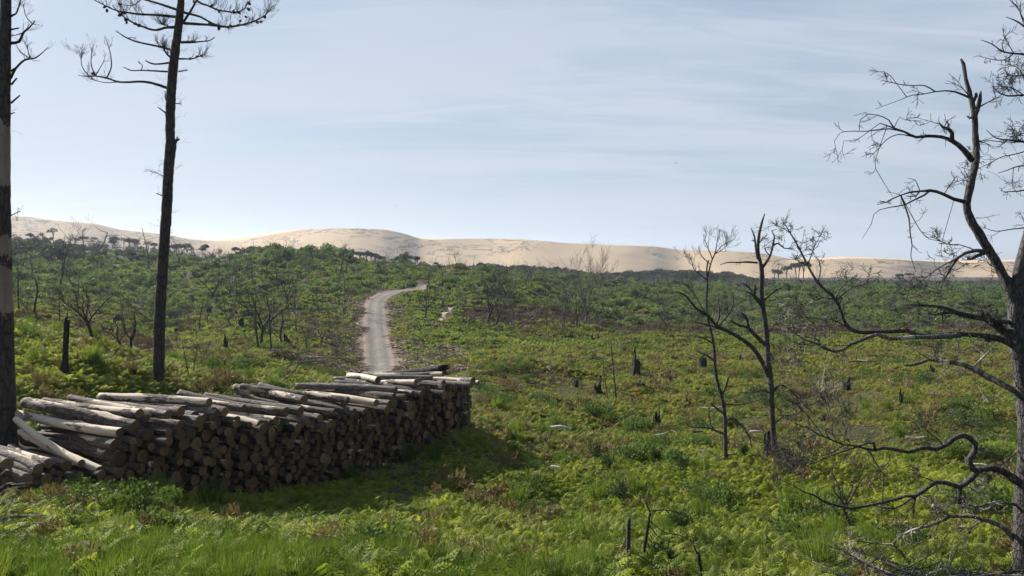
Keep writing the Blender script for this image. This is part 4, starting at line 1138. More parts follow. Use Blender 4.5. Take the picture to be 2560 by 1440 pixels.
# --- big dead oak at the right edge
OAK = 8.8
A_TW = (22, 0.42, 2)
t3 = build_traced('dead_oak', 'large twisted leafless tree at the right edge with long crooked limbs', 'tree', OAK,
 [(2572,1520,36),(2567,1440,33),(2564,1300,30),(2568,1200,28),(2572,1100,27),(2567,1010,26),(2557,940,24),(2546,860,23),(2541,780,21),(2543,720,18),(2556,650,16),(2584,540,14),(2615,380,12),(2640,150,10),(2655,-150,6)],
 [L_([(2541,775,16),(2520,712,14),(2495,665,13),(2468,620,12.5),(2445,580,12),(2424,545,11.5),(2417,510,10.5),(2425,470,10.5),(2434,430,10.5),(2440,395,10),(2439,350,8.5),(2436,292,7.5),(2427,245,6.5),(2414,195,5.5),(2409,160,4.5),(2402,147,2.5)],
     [[(2438,300,7),(2444,272,6),(2450,250,5),(2452,228,2)],[(2446,265,4),(2441,240,4),(2440,232,3)],[(2441,355,4),(2453,355,2)],[(2424,240,2),(2408,222,1),(2395,210,.6)],[(2445,275,3),(2465,258,1.5),(2490,245,1.2),(2484,225,.9),(2482,195,.7)],[(2436,300,2.5),(2424,296,2),(2418,290,2)]], tw=(10, .25, 1), slope=.1),
  L_([(2424,244,3.2),(2390,230,2.6),(2362,227,2.2),(2338,229,2),(2310,235,1.6),(2280,238,1.4),(2250,250,1),(2190,272,.6)], [[(2338,229,1.8),(2312,214,1.4),(2275,214,1.2),(2247,210,1.1),(2206,201,.8)],[(2247,210,1),(2225,188,.8),(2208,178,.7),(2192,180,.5)],[(2300,216,1),(2298,230,.8),(2285,245,.5)]], tw=(12, .16, 1)),
  L_([(2431,402,8),(2410,375,7),(2380,352,6),(2352,342,5),(2320,340,4.2),(2290,343,3.8),(2262,330,3),(2235,320,2.4),(2200,308,1.2)],
     [[(2381,352,6),(2380,332,5),(2372,322,4.5),(2360,320,3.5),(2351,312,2)],[(2262,330,2.2),(2225,322,1.8),(2190,325,1.6),(2165,328,1.2),(2125,328,1),(2100,333,.8),(2086,352,.7),(2094,388,.5)],[(2240,322,2),(2222,300,1.5),(2195,288,1.2),(2170,285,1.1),(2152,298,1),(2148,325,.6)],[(2290,340,1.6),(2245,336,1.4),(2215,350,1.2),(2196,372,1),(2172,395,.6)],[(2188,380,1),(2188,405,.9),(2200,440,.8),(2218,470,.7),(2232,492,.5)],[(2165,328,1),(2140,350,.8),(2110,352,.7),(2105,375,.6),(2112,397,.4)],[(2230,320,1),(2250,292,.8),(2262,300,.6),(2304,302,.4)]], tw=(34, .2, 1), curve=.8),
  L_([(2412,505,6),(2385,498,5),(2360,486,4.5),(2342,479,4.2),(2325,476,4),(2300,478,3),(2270,482,2.2),(2235,495,1.8),(2215,505,1.4),(2193,512,.8)],
     [[(2326,472,3),(2310,488,2.6),(2285,500,2.2),(2262,512,1.9),(2225,518,1.4),(2200,524,1.1),(2185,535,.9),(2178,560,.8),(2155,597,.5)],[(2262,512,2.2),(2272,545,1.9),(2275,580,1.6),(2280,615,1.3),(2277,640,1.1),(2290,680,.7)],[(2276,565,1.2),(2300,575,1),(2325,598,.9),(2350,603,.8),(2395,615,.5)],[(2300,474,2),(2290,490,2),(2265,490,1)],[(2300,474,1.2),(2288,450,1),(2270,445,.6)],[(2360,475,1.2),(2375,462,1),(2388,444,.6)],[(2350,605,.8),(2352,625,.7),(2372,655,.5)]], tw=(26, .18, 1), curve=.8),
  L_([(2470,630,7),(2440,626,5),(2412,633,4.2),(2395,645,3.6),(2380,665,3),(2365,690,2.4),(2345,712,1.6)],
     [[(2455,630,5),(2442,640,4.5),(2425,648,3.5),(2418,646,3)],[(2395,645,2),(2350,668,1.6),(2320,690,1.3),(2260,735,.8)],[(2440,625,1.5),(2400,612,1.2),(2365,610,1),(2335,590,.7)],[(2365,690,1.5),(2352,720,1.2),(2350,745,.8)]], tw=(34, .26, 2), curve=.8),
  L_([(2440,545,1.2),(2455,545,.8),(2500,536,.5)], tw=(2, .1, 0)),
  L_([(2530,698,2),(2510,680,1.2),(2480,665,.9),(2450,640,.6)], tw=(12, .3, 1), curve=.8),
  L_([(2545,868,14),(2520,855,11),(2490,845,9),(2450,838,8.2),(2400,835,8),(2340,838,7.5),(2292,838,7),(2270,826,6.5),(2240,828,6.2),(2200,829,6),(2150,830,6),(2122,820,6),(2107,795,5.8),(2097,765,5.5),(2080,738,5),(2060,722,4.5),(2045,707,4.2),(2028,680,3.4),(2010,645,3),(1992,610,2.5),(1976,583,2),(1962,560,1.4),(1957,543,.7)],
     [[(2045,705,1.8),(2052,670,1.5),(2047,650,1.2),(2037,640,.8)],[(2018,660,1.6),(2035,620,1.4),(2040,605,1.2),(2030,592,.6)],[(2010,648,1.3),(2000,618,1.1),(2017,600,.5)],[(2020,665,1.2),(1990,650,1),(1980,632,.6)],[(1980,588,1),(1978,560,.7)],[(1976,583,1.2),(1960,572,1),(1948,567,.6)],[(2085,745,2),(2100,722,1.6),(2115,708,1.2),(2135,695,.6)],[(2090,750,1.8),(2070,745,1.5),(2045,746,.8)],[(2100,735,1.4),(2130,720,1.2),(2160,712,.9),(2190,700,.5)],[(2240,828,2),(2255,815,1.5),(2280,800,1),(2300,770,.6)],[(2095,765,1.6),(2105,745,1.2),(2112,790,.8)],[(2118,815,2),(2100,808,1.6),(2070,797,1)]], tw=(46, .3, 2), curve=.75, slope=.12, **{'from': .45}),
  L_([(2400,838,7.5),(2340,842,6.5),(2290,843,6),(2225,847,5.5),(2208,842,5.2),(2195,836,5),(2172,842,5),(2150,852,5),(2125,861,5),(2108,874,5),(2088,879,4.6),(2068,873,4.2),(2052,865,4),(2035,856,3.2),(2012,850,2.4),(1990,835,1.8),(1965,815,1.3),(1935,805,.7)],
     [[(2050,866,3),(2046,850,2.4),(2030,845,1.6),(2000,838,1)],[(2035,856,2.4),(2005,862,1.8),(1975,850,1.2),(1950,830,.7)],[(2020,850,2),(2000,872,1.6),(1985,880,1.1),(1960,872,.7)],[(2060,870,1.6),(2060,905,1.3),(2070,930,1),(2085,945,.6)],[(1990,835,1.6),(1972,790,1.2),(1985,770,.9),(2010,775,.6)],[(2012,850,1.6),(1960,885,1.3),(1945,920,1),(1965,945,.6)],[(2030,850,1.4),(2040,820,1.2),(2015,795,1),(1975,780,.7)]], tw=(60, .30, 2), curve=.8, minr=.0024, m=M_OAKPALE, slope=.1, **{'from': .55}),
  L_([(2556,890,9),(2540,862,13),(2525,845,13),(2500,822,12),(2478,804,10.5),(2462,796,9.5),(2430,791,8.5),(2405,786,7.5),(2390,781,6.5),(2365,770,5),(2330,765,4),(2295,762,3),(2262,762,1.6)],
     [[(2520,812,7),(2500,812,6.5),(2478,800,6),(2465,782,5)],[(2448,788,5),(2455,778,4),(2452,772,2.5)],[(2395,782,4),(2360,783,3),(2335,787,2),(2320,782,1.4)],[(2560,803,4),(2540,808,6),(2510,805,6),(2490,800,5)],[(2345,784,1.6),(2358,805,1.3),(2352,835,1.1),(2353,880,.8)],[(2400,788,1.6),(2385,800,1.2),(2370,840,.8)]], tw=(30, .26, 2), curve=.7),
  L_([(2572,990,11),(2550,982,10.5),(2520,968,9.5),(2490,952,9),(2472,944,9),(2450,930,8.5),(2430,920,8),(2408,911,7.5),(2385,906,7),(2360,905,6.5),(2340,900,6),(2322,898,5.5),(2300,907,5),(2280,912,5),(2258,912,3.5)],
     [[(2320,898,2),(2345,880,1.6),(2345,870,1)],[(2420,916,2),(2450,900,1.6),(2480,870,1.2),(2500,850,.8)],[(2390,907,1.6),(2395,890,1.2),(2425,882,1.1),(2435,850,.7)],[(2380,906,1.4),(2355,930,1),(2350,960,.7)],[(2430,920,1.2),(2440,945,.9),(2460,985,.6)]], tw=(22, .26, 2), m=M_OAKPALE, curve=.7),
  L_([(2580,1222,13),(2552,1208,12.5),(2525,1190,11.5),(2505,1178,10.5),(2480,1170,10),(2458,1172,9.5),(2440,1178,9.5),(2428,1168,9),(2421,1150,10),(2430,1140,9.5),(2438,1122,8.5),(2437,1108,8),(2425,1095,8),(2405,1088,7.5),(2388,1094,7),(2372,1108,6.5),(2358,1116,6.5),(2338,1123,6.5),(2322,1119,6),(2300,1121,5.8),(2270,1130,5.5),(2240,1124,5.2),(2205,1120,5),(2188,1126,4),(2165,1122,3.2),(2140,1115,2.8),(2110,1112,2.5),(2075,1098,2.2),(2045,1085,2),(2020,1070,1.6),(1990,1060,1.4),(1960,1040,1.1),(1935,1035,.7)],
     [[(2188,1126,4),(2185,1108,3.4),(2168,1108,2.8),(2140,1118,2.4),(2110,1128,2),(2075,1140,1.6),(2040,1155,1.2),(2000,1160,.8)],[(2110,1112,2),(2080,1130,1.6),(2050,1140,1.3),(2010,1130,1),(1965,1140,.7)],[(2170,1110,2.6),(2175,1130,2.4),(2185,1150,2),(2200,1175,1.4),(2200,1195,.8)],[(2075,1098,1.8),(2060,1070,1.5),(2075,1040,1.3),(2070,1010,1),(2050,990,.7)],[(2045,1085,1.6),(2010,1100,1.3),(1975,1120,1),(1955,1155,.7)],[(2100,1110,1.5),(2080,1080,1.2),(2085,1050,1),(2110,1030,.7)],[(2360,1114,2),(2345,1098,1.6),(2320,1080,1.3),(2303,1060,.8)],[(2352,1095,1.2),(2380,1070,1),(2410,1060,.9),(2420,1040,.6)],[(2060,1092,1.4),(2020,1040,1.2),(1990,1010,1),(1970,1000,.6)],[(2010,1066,1.3),(1975,1080,1),(1950,1100,.8),(1945,1130,.5)]], tw=(120, .34, 2), curve=.9, minr=.0026, slope=.05, **{'from': .62}),
  L_([(2442,1180,8.5),(2428,1196,8),(2415,1206,7.5),(2400,1218,7.2),(2385,1213,6.8),(2365,1207,6.5),(2340,1205,6),(2325,1215,5.5),(2308,1228,5.4),(2288,1240,5),(2265,1240,4.4),(2240,1248,4.2),(2200,1258,4),(2160,1266,4),(2125,1271,3.8),(2090,1263,3.5),(2060,1254,3),(2035,1238,2.6),(2010,1230,2),(1985,1215,1.3),(1940,1195,.8)],
     [[(2400,1218,6),(2398,1240,5.5),(2397,1262,4.5)],[(2290,1240,3.5),(2284,1262,3),(2284,1285,1.8)],[(2278,1275,2.6),(2240,1270,2.3),(2200,1268,2),(2175,1262,1.5)],[(2330,1205,1.6),(2300,1190,1.2),(2270,1180,.8)],[(2125,1271,1.4),(2080,1275,1.1),(2040,1272,.8)]], tw=(26, .26, 2), curve=.8),
  L_([(2560,1365,9),(2535,1348,8.2),(2515,1325,7.4),(2495,1312,7),(2465,1300,6.5),(2430,1291,6),(2400,1290,5.6),(2375,1291,5.4),(2350,1304,4.6),(2315,1316,4),(2280,1326,3.2),(2245,1345,2.6),(2230,1360,2.4),(2180,1358,2.2),(2140,1352,1.8),(2080,1362,1.2)],
     [[(2372,1291,4.2),(2355,1278,4),(2332,1263,3.6)],[(2245,1345,2.6),(2262,1335,1.4)],[(2232,1364,3),(2252,1380,3.6),(2270,1405,3.8),(2283,1430,3.8),(2292,1470,3)],[(2180,1358,1.6),(2150,1370,1.3),(2120,1395,.9)],[(2300,1322,1.6),(2320,1300,1.2),(2330,1270,.8)],[(2470,1302,2),(2440,1310,1.6),(2420,1330,1)]], tw=(50, .32, 2), m=M_OAKPALE, curve=.9),
  L_([(2540,1262,4.5),(2500,1255,4),(2460,1262,3.6),(2430,1270,3),(2396,1262,2)], [[(2500,1300,2.6),(2460,1275,2.3),(2425,1262,2),(2400,1260,1.5)],[(2520,1315,1.6),(2490,1280,1.3),(2450,1230,1),(2435,1212,.7)]], tw=(20, .25, 1), m=M_OAKPALE, curve=.7),
  L_([(2555,1120,2),(2500,1165,1.4),(2470,1200,.8)], tw=(20, .28, 2), curve=.8),
 ], M_OAK, 43, sides=20, rough=0.05, twigs=A_TW, trunk_twigs=40, minr=.0028, thin=.88)

# --- tree outside the right edge whose twigs reach into the picture
t4 = build_traced('dead_oak', 'leafless tree just outside the right edge, only its fine twigs showing against the sky', 'tree', 11.5,
 [(2760,1500,26),(2755,1200,24),(2740,900,20),(2735,600,17),(2745,300,13),(2730,50,9),(2725,-250,4)],
 [L_([(2738,330,8),(2680,200,6),(2620,120,4),(2575,78,3),(2545,55,2),(2515,42,.8)], [[(2600,100,2),(2560,50,1.4),(2545,20,1.1),(2520,-5,.8)],[(2560,66,1.2),(2550,30,.9),(2552,5,.7)]], tw=(12, .25, 1)),
  L_([(2740,400,8),(2660,200,5),(2600,145,3.6),(2560,136,3),(2510,130,2.2),(2480,110,1.6),(2452,100,.8)], [[(2540,138,1.6),(2510,150,1.2),(2478,148,1),(2448,140,.6)],[(2515,130,1.2),(2505,110,1),(2512,92,.8),(2524,78,.5)],[(2530,132,1.2),(2512,95,.7)]], tw=(18, .2, 1), curve=.6),
  L_([(2738,480,8),(2650,300,5),(2600,250,3.4),(2560,238,2.6),(2520,240,2),(2495,230,1.4),(2478,212,.8)], [[(2560,240,1.4),(2530,220,1.2),(2500,215,1),(2480,218,.7)],[(2600,230,1.4),(2560,190,1.1),(2520,195,.8),(2508,196,.5)],[(2545,240,1),(2530,220,.8),(2530,200,.6)],[(2590,180,1.4),(2550,175,1.1),(2518,160,.7)]], tw=(40, .22, 2), curve=.7),
  L_([(2735,560,8),(2640,420,5),(2590,370,3.6),(2560,355,3),(2520,350,2),(2490,345,1.5),(2466,325,.8)], [[(2560,356,1.4),(2510,355,1.1),(2470,352,1),(2445,365,.8),(2415,402,.6),(2412,440,.5)],[(2590,372,1.8),(2540,385,1.4),(2505,392,1.1),(2470,410,.9),(2412,438,.6)],[(2560,345,1),(2545,332,.6)],[(2600,345,1.2),(2560,340,.9),(2520,342,.6)]], tw=(40, .24, 2), curve=.7),
  L_([(2735,620,7),(2640,500,4),(2590,425,2.8),(2550,415,2),(2520,425,1.4),(2495,433,.8)], [[(2535,418,1),(2532,440,.8),(2532,468,.6)]], tw=(10, .2, 1)),
  L_([(2735,700,6),(2640,520,3.4),(2580,478,2.6),(2545,478,2),(2508,480,1.2)], tw=(6, .16, 1)),
  L_([(2737,760,6),(2650,640,3),(2590,575,2),(2540,572,1.6),(2490,578,1.2),(2453,566,.6)], [[(2580,574,1),(2562,560,.8),(2555,540,.6)]], tw=(6, .2, 1)),
  L_([(2755,1350,6),(2660,1330,4),(2590,1345,3),(2540,1360,2),(2480,1385,1)], tw=(16, .3, 2), curve=.8),
 ], M_DARKTWIG, 44, sides=12, minr=.003)

# --- two slim dead trees right of centre
t5 = build_traced('dead_oak', 'taller of the two slim bare trees right of centre, its tip above the dune', 'tree', 17.3,
 [(1938,1215,10),(1937,1190,9.5),(1934,1100,9),(1930,1030,9),(1927,960,9.5),(1920,900,9),(1918,860,8.5),(1912,800,8),(1905,760,9),(1903,720,8),(1905,680,7.5),(1902,660,6),(1897,640,5.5),(1895,610,5),(1899,580,4.5),(1905,555,3.5),(1912,534,1.5)],
 [L_([(1922,940,7),(1905,905,6.5),(1880,868,6),(1850,845,5.5),(1820,828,5),(1790,812,4.5),(1765,785,4),(1740,770,3),(1715,740,2.4),(1690,728,1.2)], [[(1820,828,3.5),(1800,822,3),(1770,812,2.4),(1740,805,1.5)],[(1790,812,3),(1798,790,2.6),(1796,745,1.6)],[(1800,810,2.6),(1825,780,2),(1838,742,1)],[(1765,785,2),(1735,735,1.6),(1700,700,1)],[(1780,800,2),(1745,775,1.4),(1720,770,.8)]], tw=(26, .3, 2), slope=-.3),
  L_([(1918,865,6),(1895,845,5.5),(1870,818,5),(1868,800,4.6),(1852,780,2.6)], [[(1868,816,4),(1845,812,3.2),(1824,800,1.6)]], tw=(8, .2, 1)),
  L_([(1908,770,7),(1895,750,6),(1885,738,5),(1888,720,3.6),(1886,712,2)], [[(1885,738,4),(1868,715,3),(1855,708,1.6)],[(1882,738,3),(1865,728,1.6)]], tw=(8, .2, 1)),
  L_([(1910,752,3.5),(1920,742,3),(1940,725,2.8),(1955,720,1.8)], tw=(4, .15, 1)),
  L_([(1904,672,5),(1914,658,4),(1925,640,3.2),(1932,615,2.8),(1936,590,2.2),(1929,577,1.6),(1942,573,.8)], [[(1932,615,2.6),(1945,608,2.2),(1960,620,1.6),(1985,622,.9)],[(1932,600,1),(1905,620,.7)],[(1905,630,1.6),(1912,622,1.4),(1928,617,.8)]], tw=(14, .2, 1)),
  L_([(1893,657,3),(1870,655,2.6),(1845,656,2),(1820,656,1.6),(1800,662,.8)], tw=(4, .12, 0)),
  L_([(1894,648,3.6),(1889,615,3),(1886,590,2.4),(1877,570,1.2)], [[(1888,610,1.4),(1880,600,.7)]], tw=(6, .12, 0)),
  L_([(1896,610,2),(1908,595,1.5),(1918,588,.6)], tw=(8, .18, 1)),
  L_([(1925,885,2),(1945,905,1.5),(1990,895,1)], tw=(8, .4, 1), curve=.8, **{'from': .0}),
  L_([(1922,830,2.2),(1955,795,1.8),(1990,792,1.5),(2040,795,1.1),(2080,800,.6)], [[(1955,795,1.2),(1965,775,1),(1985,765,.6)]], tw=(14, .4, 2), curve=.8),
  L_([(1933,980,3.5),(1950,962,3),(1975,975,2.4),(2000,1000,1.6),(2040,1040,.8)], [[(1950,962,2),(1910,985,1.4),(1880,990,.8)]], tw=(26, .35, 2), curve=.9),
  L_([(1930,985,3),(1905,975,2.6),(1880,982,2),(1845,980,1)], tw=(8, .2, 1)),
  L_([(1936,1060,2.5),(1960,1040,2),(1990,1035,1.5),(2020,1010,.8)], tw=(12, .35, 1), curve=.8),
  L_([(1937,1190,2.4),(1960,1195,2),(1985,1215,1.4),(2005,1228,.8)], tw=(6, .2, 1)),
 ], M_OAK, 45, twigs=(10, .3, 2), sides=14, trunk_twigs=40, thin=.74, minr=.0028)
t6 = build_traced('dead_oak', 'shorter slim bare tree left of its taller neighbour, with a fine twiggy top', 'tree', 18.3,
 [(1816,1190,8),(1815,1170,7.5),(1813,1100,7),(1812,1040,6.5),(1806,1000,6),(1795,960,5.5),(1788,925,5.5),(1786,880,5),(1780,840,4.5),(1770,800,4),(1766,760,3.6),(1768,710,3.2),(1767,670,2.8),(1772,650,2.5)],
 [L_([(1770,690,2.4),(1778,655,2),(1787,635,1.8),(1792,610,1.4),(1795,590,.9)], [[(1783,645,1.4),(1770,620,1.2),(1762,600,.7)],[(1787,632,1.2),(1805,615,1),(1830,600,.6)],[(1785,635,1.2),(1800,628,1),(1820,612,.6)],[(1775,660,1),(1755,640,.8),(1745,615,.6)]], tw=(22, .42, 2), up=.5, curve=.5, minr=.0022, **{'from': .3}),
  L_([(1767,700,2),(1755,690,1.6),(1735,672,1.4),(1728,650,1.1),(1715,640,.6)], tw=(10, .35, 2), up=.5, curve=.5, minr=.0022),
  L_([(1806,985,3.5),(1815,965,3),(1820,948,2.5),(1828,933,1.2)], [[(1818,970,2),(1830,967,1)]], tw=(4, .12, 0)),
  L_([(1812,1055,3.5),(1830,1045,3),(1852,1062,2.6),(1872,1090,2.2),(1880,1120,1.4)], tw=(14, .3, 1)),
  L_([(1810,1035,3.2),(1790,1020,2.6),(1775,1008,1.4)], tw=(4, .15, 0)),
  L_([(1810,1085,3.5),(1792,1078,3),(1765,1068,2.4),(1730,1068,1.8),(1710,1055,.9)], [[(1785,1075,2),(1775,1055,1.6),(1772,1015,.9)]], tw=(14, .25, 1)),
  L_([(1812,1010,2.4),(1850,1012,2),(1880,1005,1.6),(1905,998,1)], tw=(4, .15, 0)),
  L_([(1815,1140,3.2),(1795,1150,2.8),(1765,1160,2.2),(1755,1190,1.5)], [[(1800,1140,3),(1830,1135,2.6),(1865,1150,1.8)],[(1800,1148,2),(1760,1125,1.5),(1758,1165,1)]], tw=(16, .25, 1), m=M_OAKPALE),
  L_([(1787,905,3),(1770,890,2.4),(1740,878,1.4)], tw=(6, .2, 1)), L_([(1783,860,2.4),(1760,845,2),(1735,840,1.2)], tw=(8, .2, 1)),
 ], M_OAK, 46, twigs=(10, .3, 1), sides=12, trunk_twigs=30, thin=.74, minr=.0028)
# ---------------------------------------------------------------- burnt trees over the heath
M_BURNT = mat_bark('burnt_tree_bark', (0.022, 0.020, 0.020), (0.11, 0.098, 0.09), (0.3, 0.26, 0.2), 0.0, scale=1.0)
M_GREYTREE = mat_bark('grey_dead_wood', (0.055, 0.047, 0.043), (0.165, 0.145, 0.13), (0.42, 0.37, 0.3), 0.35, scale=1.0)

def bare_tree(seed, kind, mat):
    """unit trees about 4 m tall: returns (trunk mesh, crown mesh)"""
    r_ = random.Random(seed); tb = MB(); cb = MB()
    def wander(p, d, L, r0, r1, n, wob, up=0.0):
        pts = [np.array(p, float)]; d = np.array(d, float); d /= np.linalg.norm(d)
        for i in range(n):
            d = d + np.array([r_.gauss(0, wob), r_.gauss(0, wob), r_.gauss(0, wob * .6) + up]); d /= np.linalg.norm(d)
            pts.append(pts[-1] + d * L / n)
        return pts, list(np.linspace(r0, r1, n + 1)), d
    def grow(p, d, L, r, lv, wob, up, spread, kids, twr):
        pts, rad, _ = wander(p, d, L, r, max(r * 0.42, 0.004), 5, wob, up)
        rad = [max(q * .9, .006) for q in rad]
        tube(cb, pts, rad, 5 if r > .02 else 4 if r > 0.01 else 3, cap=False, rnd=r_)
        if lv <= 0: return
        for _ in range(r_.randint(*kids)):
            i = r_.randint(1, 5); dv = pts[i] - pts[i - 1]; dv /= np.linalg.norm(dv)
            ax = np.cross(dv, [r_.gauss(0, 1) for _ in range(3)]); ax /= np.linalg.norm(ax) + 1e-9
            grow(pts[i], rotv(dv, ax, r_.uniform(*spread)), L * r_.uniform(.45, .7), max(rad[i] * 0.62, 0.005), lv - 1, wob, up, spread, kids, twr)
    if kind == 'fork':            # low forked oak
        pts, rad, d = wander((0, 0, -.3), (r_.uniform(-.15, .15), r_.uniform(-.1, .1), 1), 1.5, .11, .085, 6, .10)
        tube(tb, pts, [q * .95 for q in rad], 8, rough=.08, rnd=r_)
        for k in range(r_.randint(3, 4)):
            az = k * 2.1 + r_.uniform(-.6, .6); dv = np.array((math.cos(az) * .8, math.sin(az) * .8, 1))
            grow(pts[-1 - (k % 2)], dv, r_.uniform(1.6, 2.4), .065, 3, .20, .05, (.4, .9), (2, 3), .006)
    elif kind == 'upright':       # tall narrow crown
        pts, rad, d = wander((0, 0, -.3), (r_.uniform(-.1, .1), r_.uniform(-.1, .1), 1), 4.2, .08, .02, 9, .07)
        tube(tb, pts, [q * .95 for q in rad], 7, rough=.08, rnd=r_)
        for k in range(11):
            i = r_.randint(3, 9); az = r_.uniform(0, 6.28); dv = np.array((math.cos(az), math.sin(az), r_.uniform(.5, 1.2)))
            grow(pts[i], dv, r_.uniform(.7, 1.5), max(rad[i] * .5, .01), 2, .16, .08, (.35, .8), (2, 4), .005)
    elif kind == 'bush':          # many stems, dense twigs, like a burnt willow
        pts, rad, d = wander((0, 0, -.3), (0, 0, 1), .8, .10, .09, 4, .05)
        tube(tb, pts, [q * .95 for q in rad], 8, rough=.08, rnd=r_)
        for k in range(7):
            az = k * .9 + r_.uniform(-.3, .3); q = r_.uniform(.25, .7); dv = np.array((math.cos(az) * q, math.sin(az) * q, 1))
            grow(pts[-1], dv, r_.uniform(2.2, 3.1), .04, 3, .10, .05, (.25, .6), (3, 4), .005)
    elif kind == 'pole':          # charred pine pole with stubs
        pts, rad, d = wander((0, 0, -.3), (r_.uniform(-.12, .12), r_.uniform(-.12, .12), 1), 4.3, .075, .03, 8, .03)
        tube(tb, pts, [q * .95 for q in rad], 7, rough=.12, rnd=r_)
        for k in range(12):
            i = r_.randint(2, 8); az = r_.uniform(0, 6.28); dv = np.array((math.cos(az), math.sin(az), r_.uniform(-.2, .5)))
            grow(pts[i], dv, r_.uniform(.15, .7), .014, r_.choice([0, 0, 1]), .15, .05, (.4, .9), (1, 3), .005)
    elif kind == 'lean':          # leaning, broken, crooked
        pts, rad, d = wander((0, 0, -.3), (r_.choice([-1, 1]) * .55, r_.uniform(-.2, .2), 1), 2.9, .09, .035, 7, .18)
        tube(tb, pts, [q * .95 for q in rad], 7, rough=.1, rnd=r_)
        for k in range(6):
            i = r_.randint(2, 7); az = r_.uniform(0, 6.28); dv = np.array((math.cos(az), math.sin(az), r_.uniform(.0, .8)))
            grow(pts[i], dv, r_.uniform(.7, 1.6), .03, 2, .25, .02, (.4, 1.0), (2, 3), .005)
    return tb.mesh('trunk', mat), cb.mesh('crown', mat)

KINDS = {}
for kind, n in (('fork', 4), ('upright', 4), ('bush', 3), ('pole', 4), ('lean', 4)):
    KINDS[kind] = [bare_tree(500 + 17 * i + len(kind), kind, M_GREYTREE if (kind == 'bush' or i % 3 == 1) else M_BURNT) for i in range(n)]
LOOK = {'fork': 'forked bare tree', 'upright': 'tall twiggy bare tree', 'bush': 'many-stemmed bushy dead tree', 'pole': 'scorched pole-like pine', 'lean': 'leaning crooked dead tree'}
NATH = {'fork': 3.2, 'upright': 4.3, 'bush': 3.6, 'pole': 4.0, 'lean': 2.8}
rt = random.Random(31)
tree_items = []
def zone_of(px, d):
    if d > 235: return 'before the distant wood'
    if px < 905:
        return 'in the hollow left of the road' if d < 92 else 'on the hill left of the road'
    if d < 60: return 'in the clearing right of the road'
    if px < 1300: return 'on the rise right of the road'
    return 'on the heath right of centre' if px < 1900 else 'on the heath at the right'
def put_tree(kind, px, py, hpx, var=None, gpos=None):
    g = gpos if gpos is not None else hit(px, py)
    H = hpx / F * g.y
    k = H / NATH[kind]; wide = k * rt.uniform(.85, 1.1)
    tm, cm = KINDS[kind][rt.randrange(len(KINDS[kind])) if var is None else var]
    root = empty('dead_tree', g, rt.uniform(0, 6.28)); root.scale = (wide, wide, k)
    for nm, me in (('trunk', tm), ('crown', cm)):
        o = bpy.data.objects.new(nm, me); COL.objects.link(o); o.parent = root
    tree_items.append((root, LOOK[kind], zone_of(px, g.y), px))
    return root
# trees one can pick out in the photograph
for a in [('fork',235,852,150),('fork',650,868,150),('upright',862,776,120),('lean',100,800,130),('upright',48,780,150),('bush',1465,812,150),('fork',1212,815,120),('fork',1235,817,90),
          ('upright',1283,827,120),('upright',1405,825,110),('bush',1440,820,110),('upright',1363,745,80),('pole',1540,1000,150),('pole',1520,1000,95),('lean',705,955,80),('upright',485,945,90),
          ('fork',325,885,110),('fork',310,880,90),('bush',765,880,70),('bush',840,895,70),('pole',492,850,60),('fork',1370,1120,50),('lean',1425,1120,55),('pole',476,950,90),('pole',519,985,40),
          ('pole',155,690,95),('upright',150,720,150),('lean',220,650,110),('upright',210,655,90),('pole',375,680,110),('fork',445,665,60),('upright',510,700,60),('upright',590,760,100),('pole',665,700,70),('upright',695,725,110),
          ('upright',735,790,90),('pole',752,670,55),('upright',850,690,90),('lean',900,690,70),('upright',1030,650,50),('upright',1145,700,70),('lean',1262,745,60),('fork',1595,755,40),('upright',1010,668,60),
          ('upright',2140,905,60),('fork',2130,1330,170),('pole',2200,1300,140),('upright',1855,1120,60),('fork',2400,880,70),('pole',2465,800,60),('upright',2050,860,70),('lean',1690,800,50),('bush',2050,700,40),('bush',1935,1240,110)]:
    put_tree(*a)
# the rest, scattered over hill, ridges and valley
n = 520
sx = [rt.uniform(20, 2560) for _ in range(n)]; sy = [0] * n
for i, px in enumerate(sx):
    if px < 900: sy[i] = 650 + 230 * rt.random() ** 1.5
    elif px < 1400: sy[i] = 668 + 150 * rt.random() ** 1.1
    else: sy[i] = 700 + 135 * rt.random() ** 0.8
hx, hy, hz, ok = hits(sx, sy)
cnt = 0
for i in range(n):
    if not ok[i] or cnt >= 215: continue
    if road_dist(hx[i:i + 1], hy[i:i + 1])[0] < 2.5 or hy[i] < 33 or hy[i] > 420: continue
    if sx[i] > 1400 and not (sy[i] < 730 or sy[i] > 800) and rt.random() < .55: continue
    kind = rt.choices(['fork', 'upright', 'bush', 'pole', 'lean'], [2, 4, .7, 5.5, 2])[0]
    Hm = rt.uniform(1.6, 3.9) * (1.0 if hy[i] < 90 else 1.15)
    put_tree(kind, sx[i], sy[i], Hm / hy[i] * F, gpos=Vector((hx[i], hy[i], hz[i] - 0.05))); cnt += 1
rank_labels(tree_items, 'dead tree')

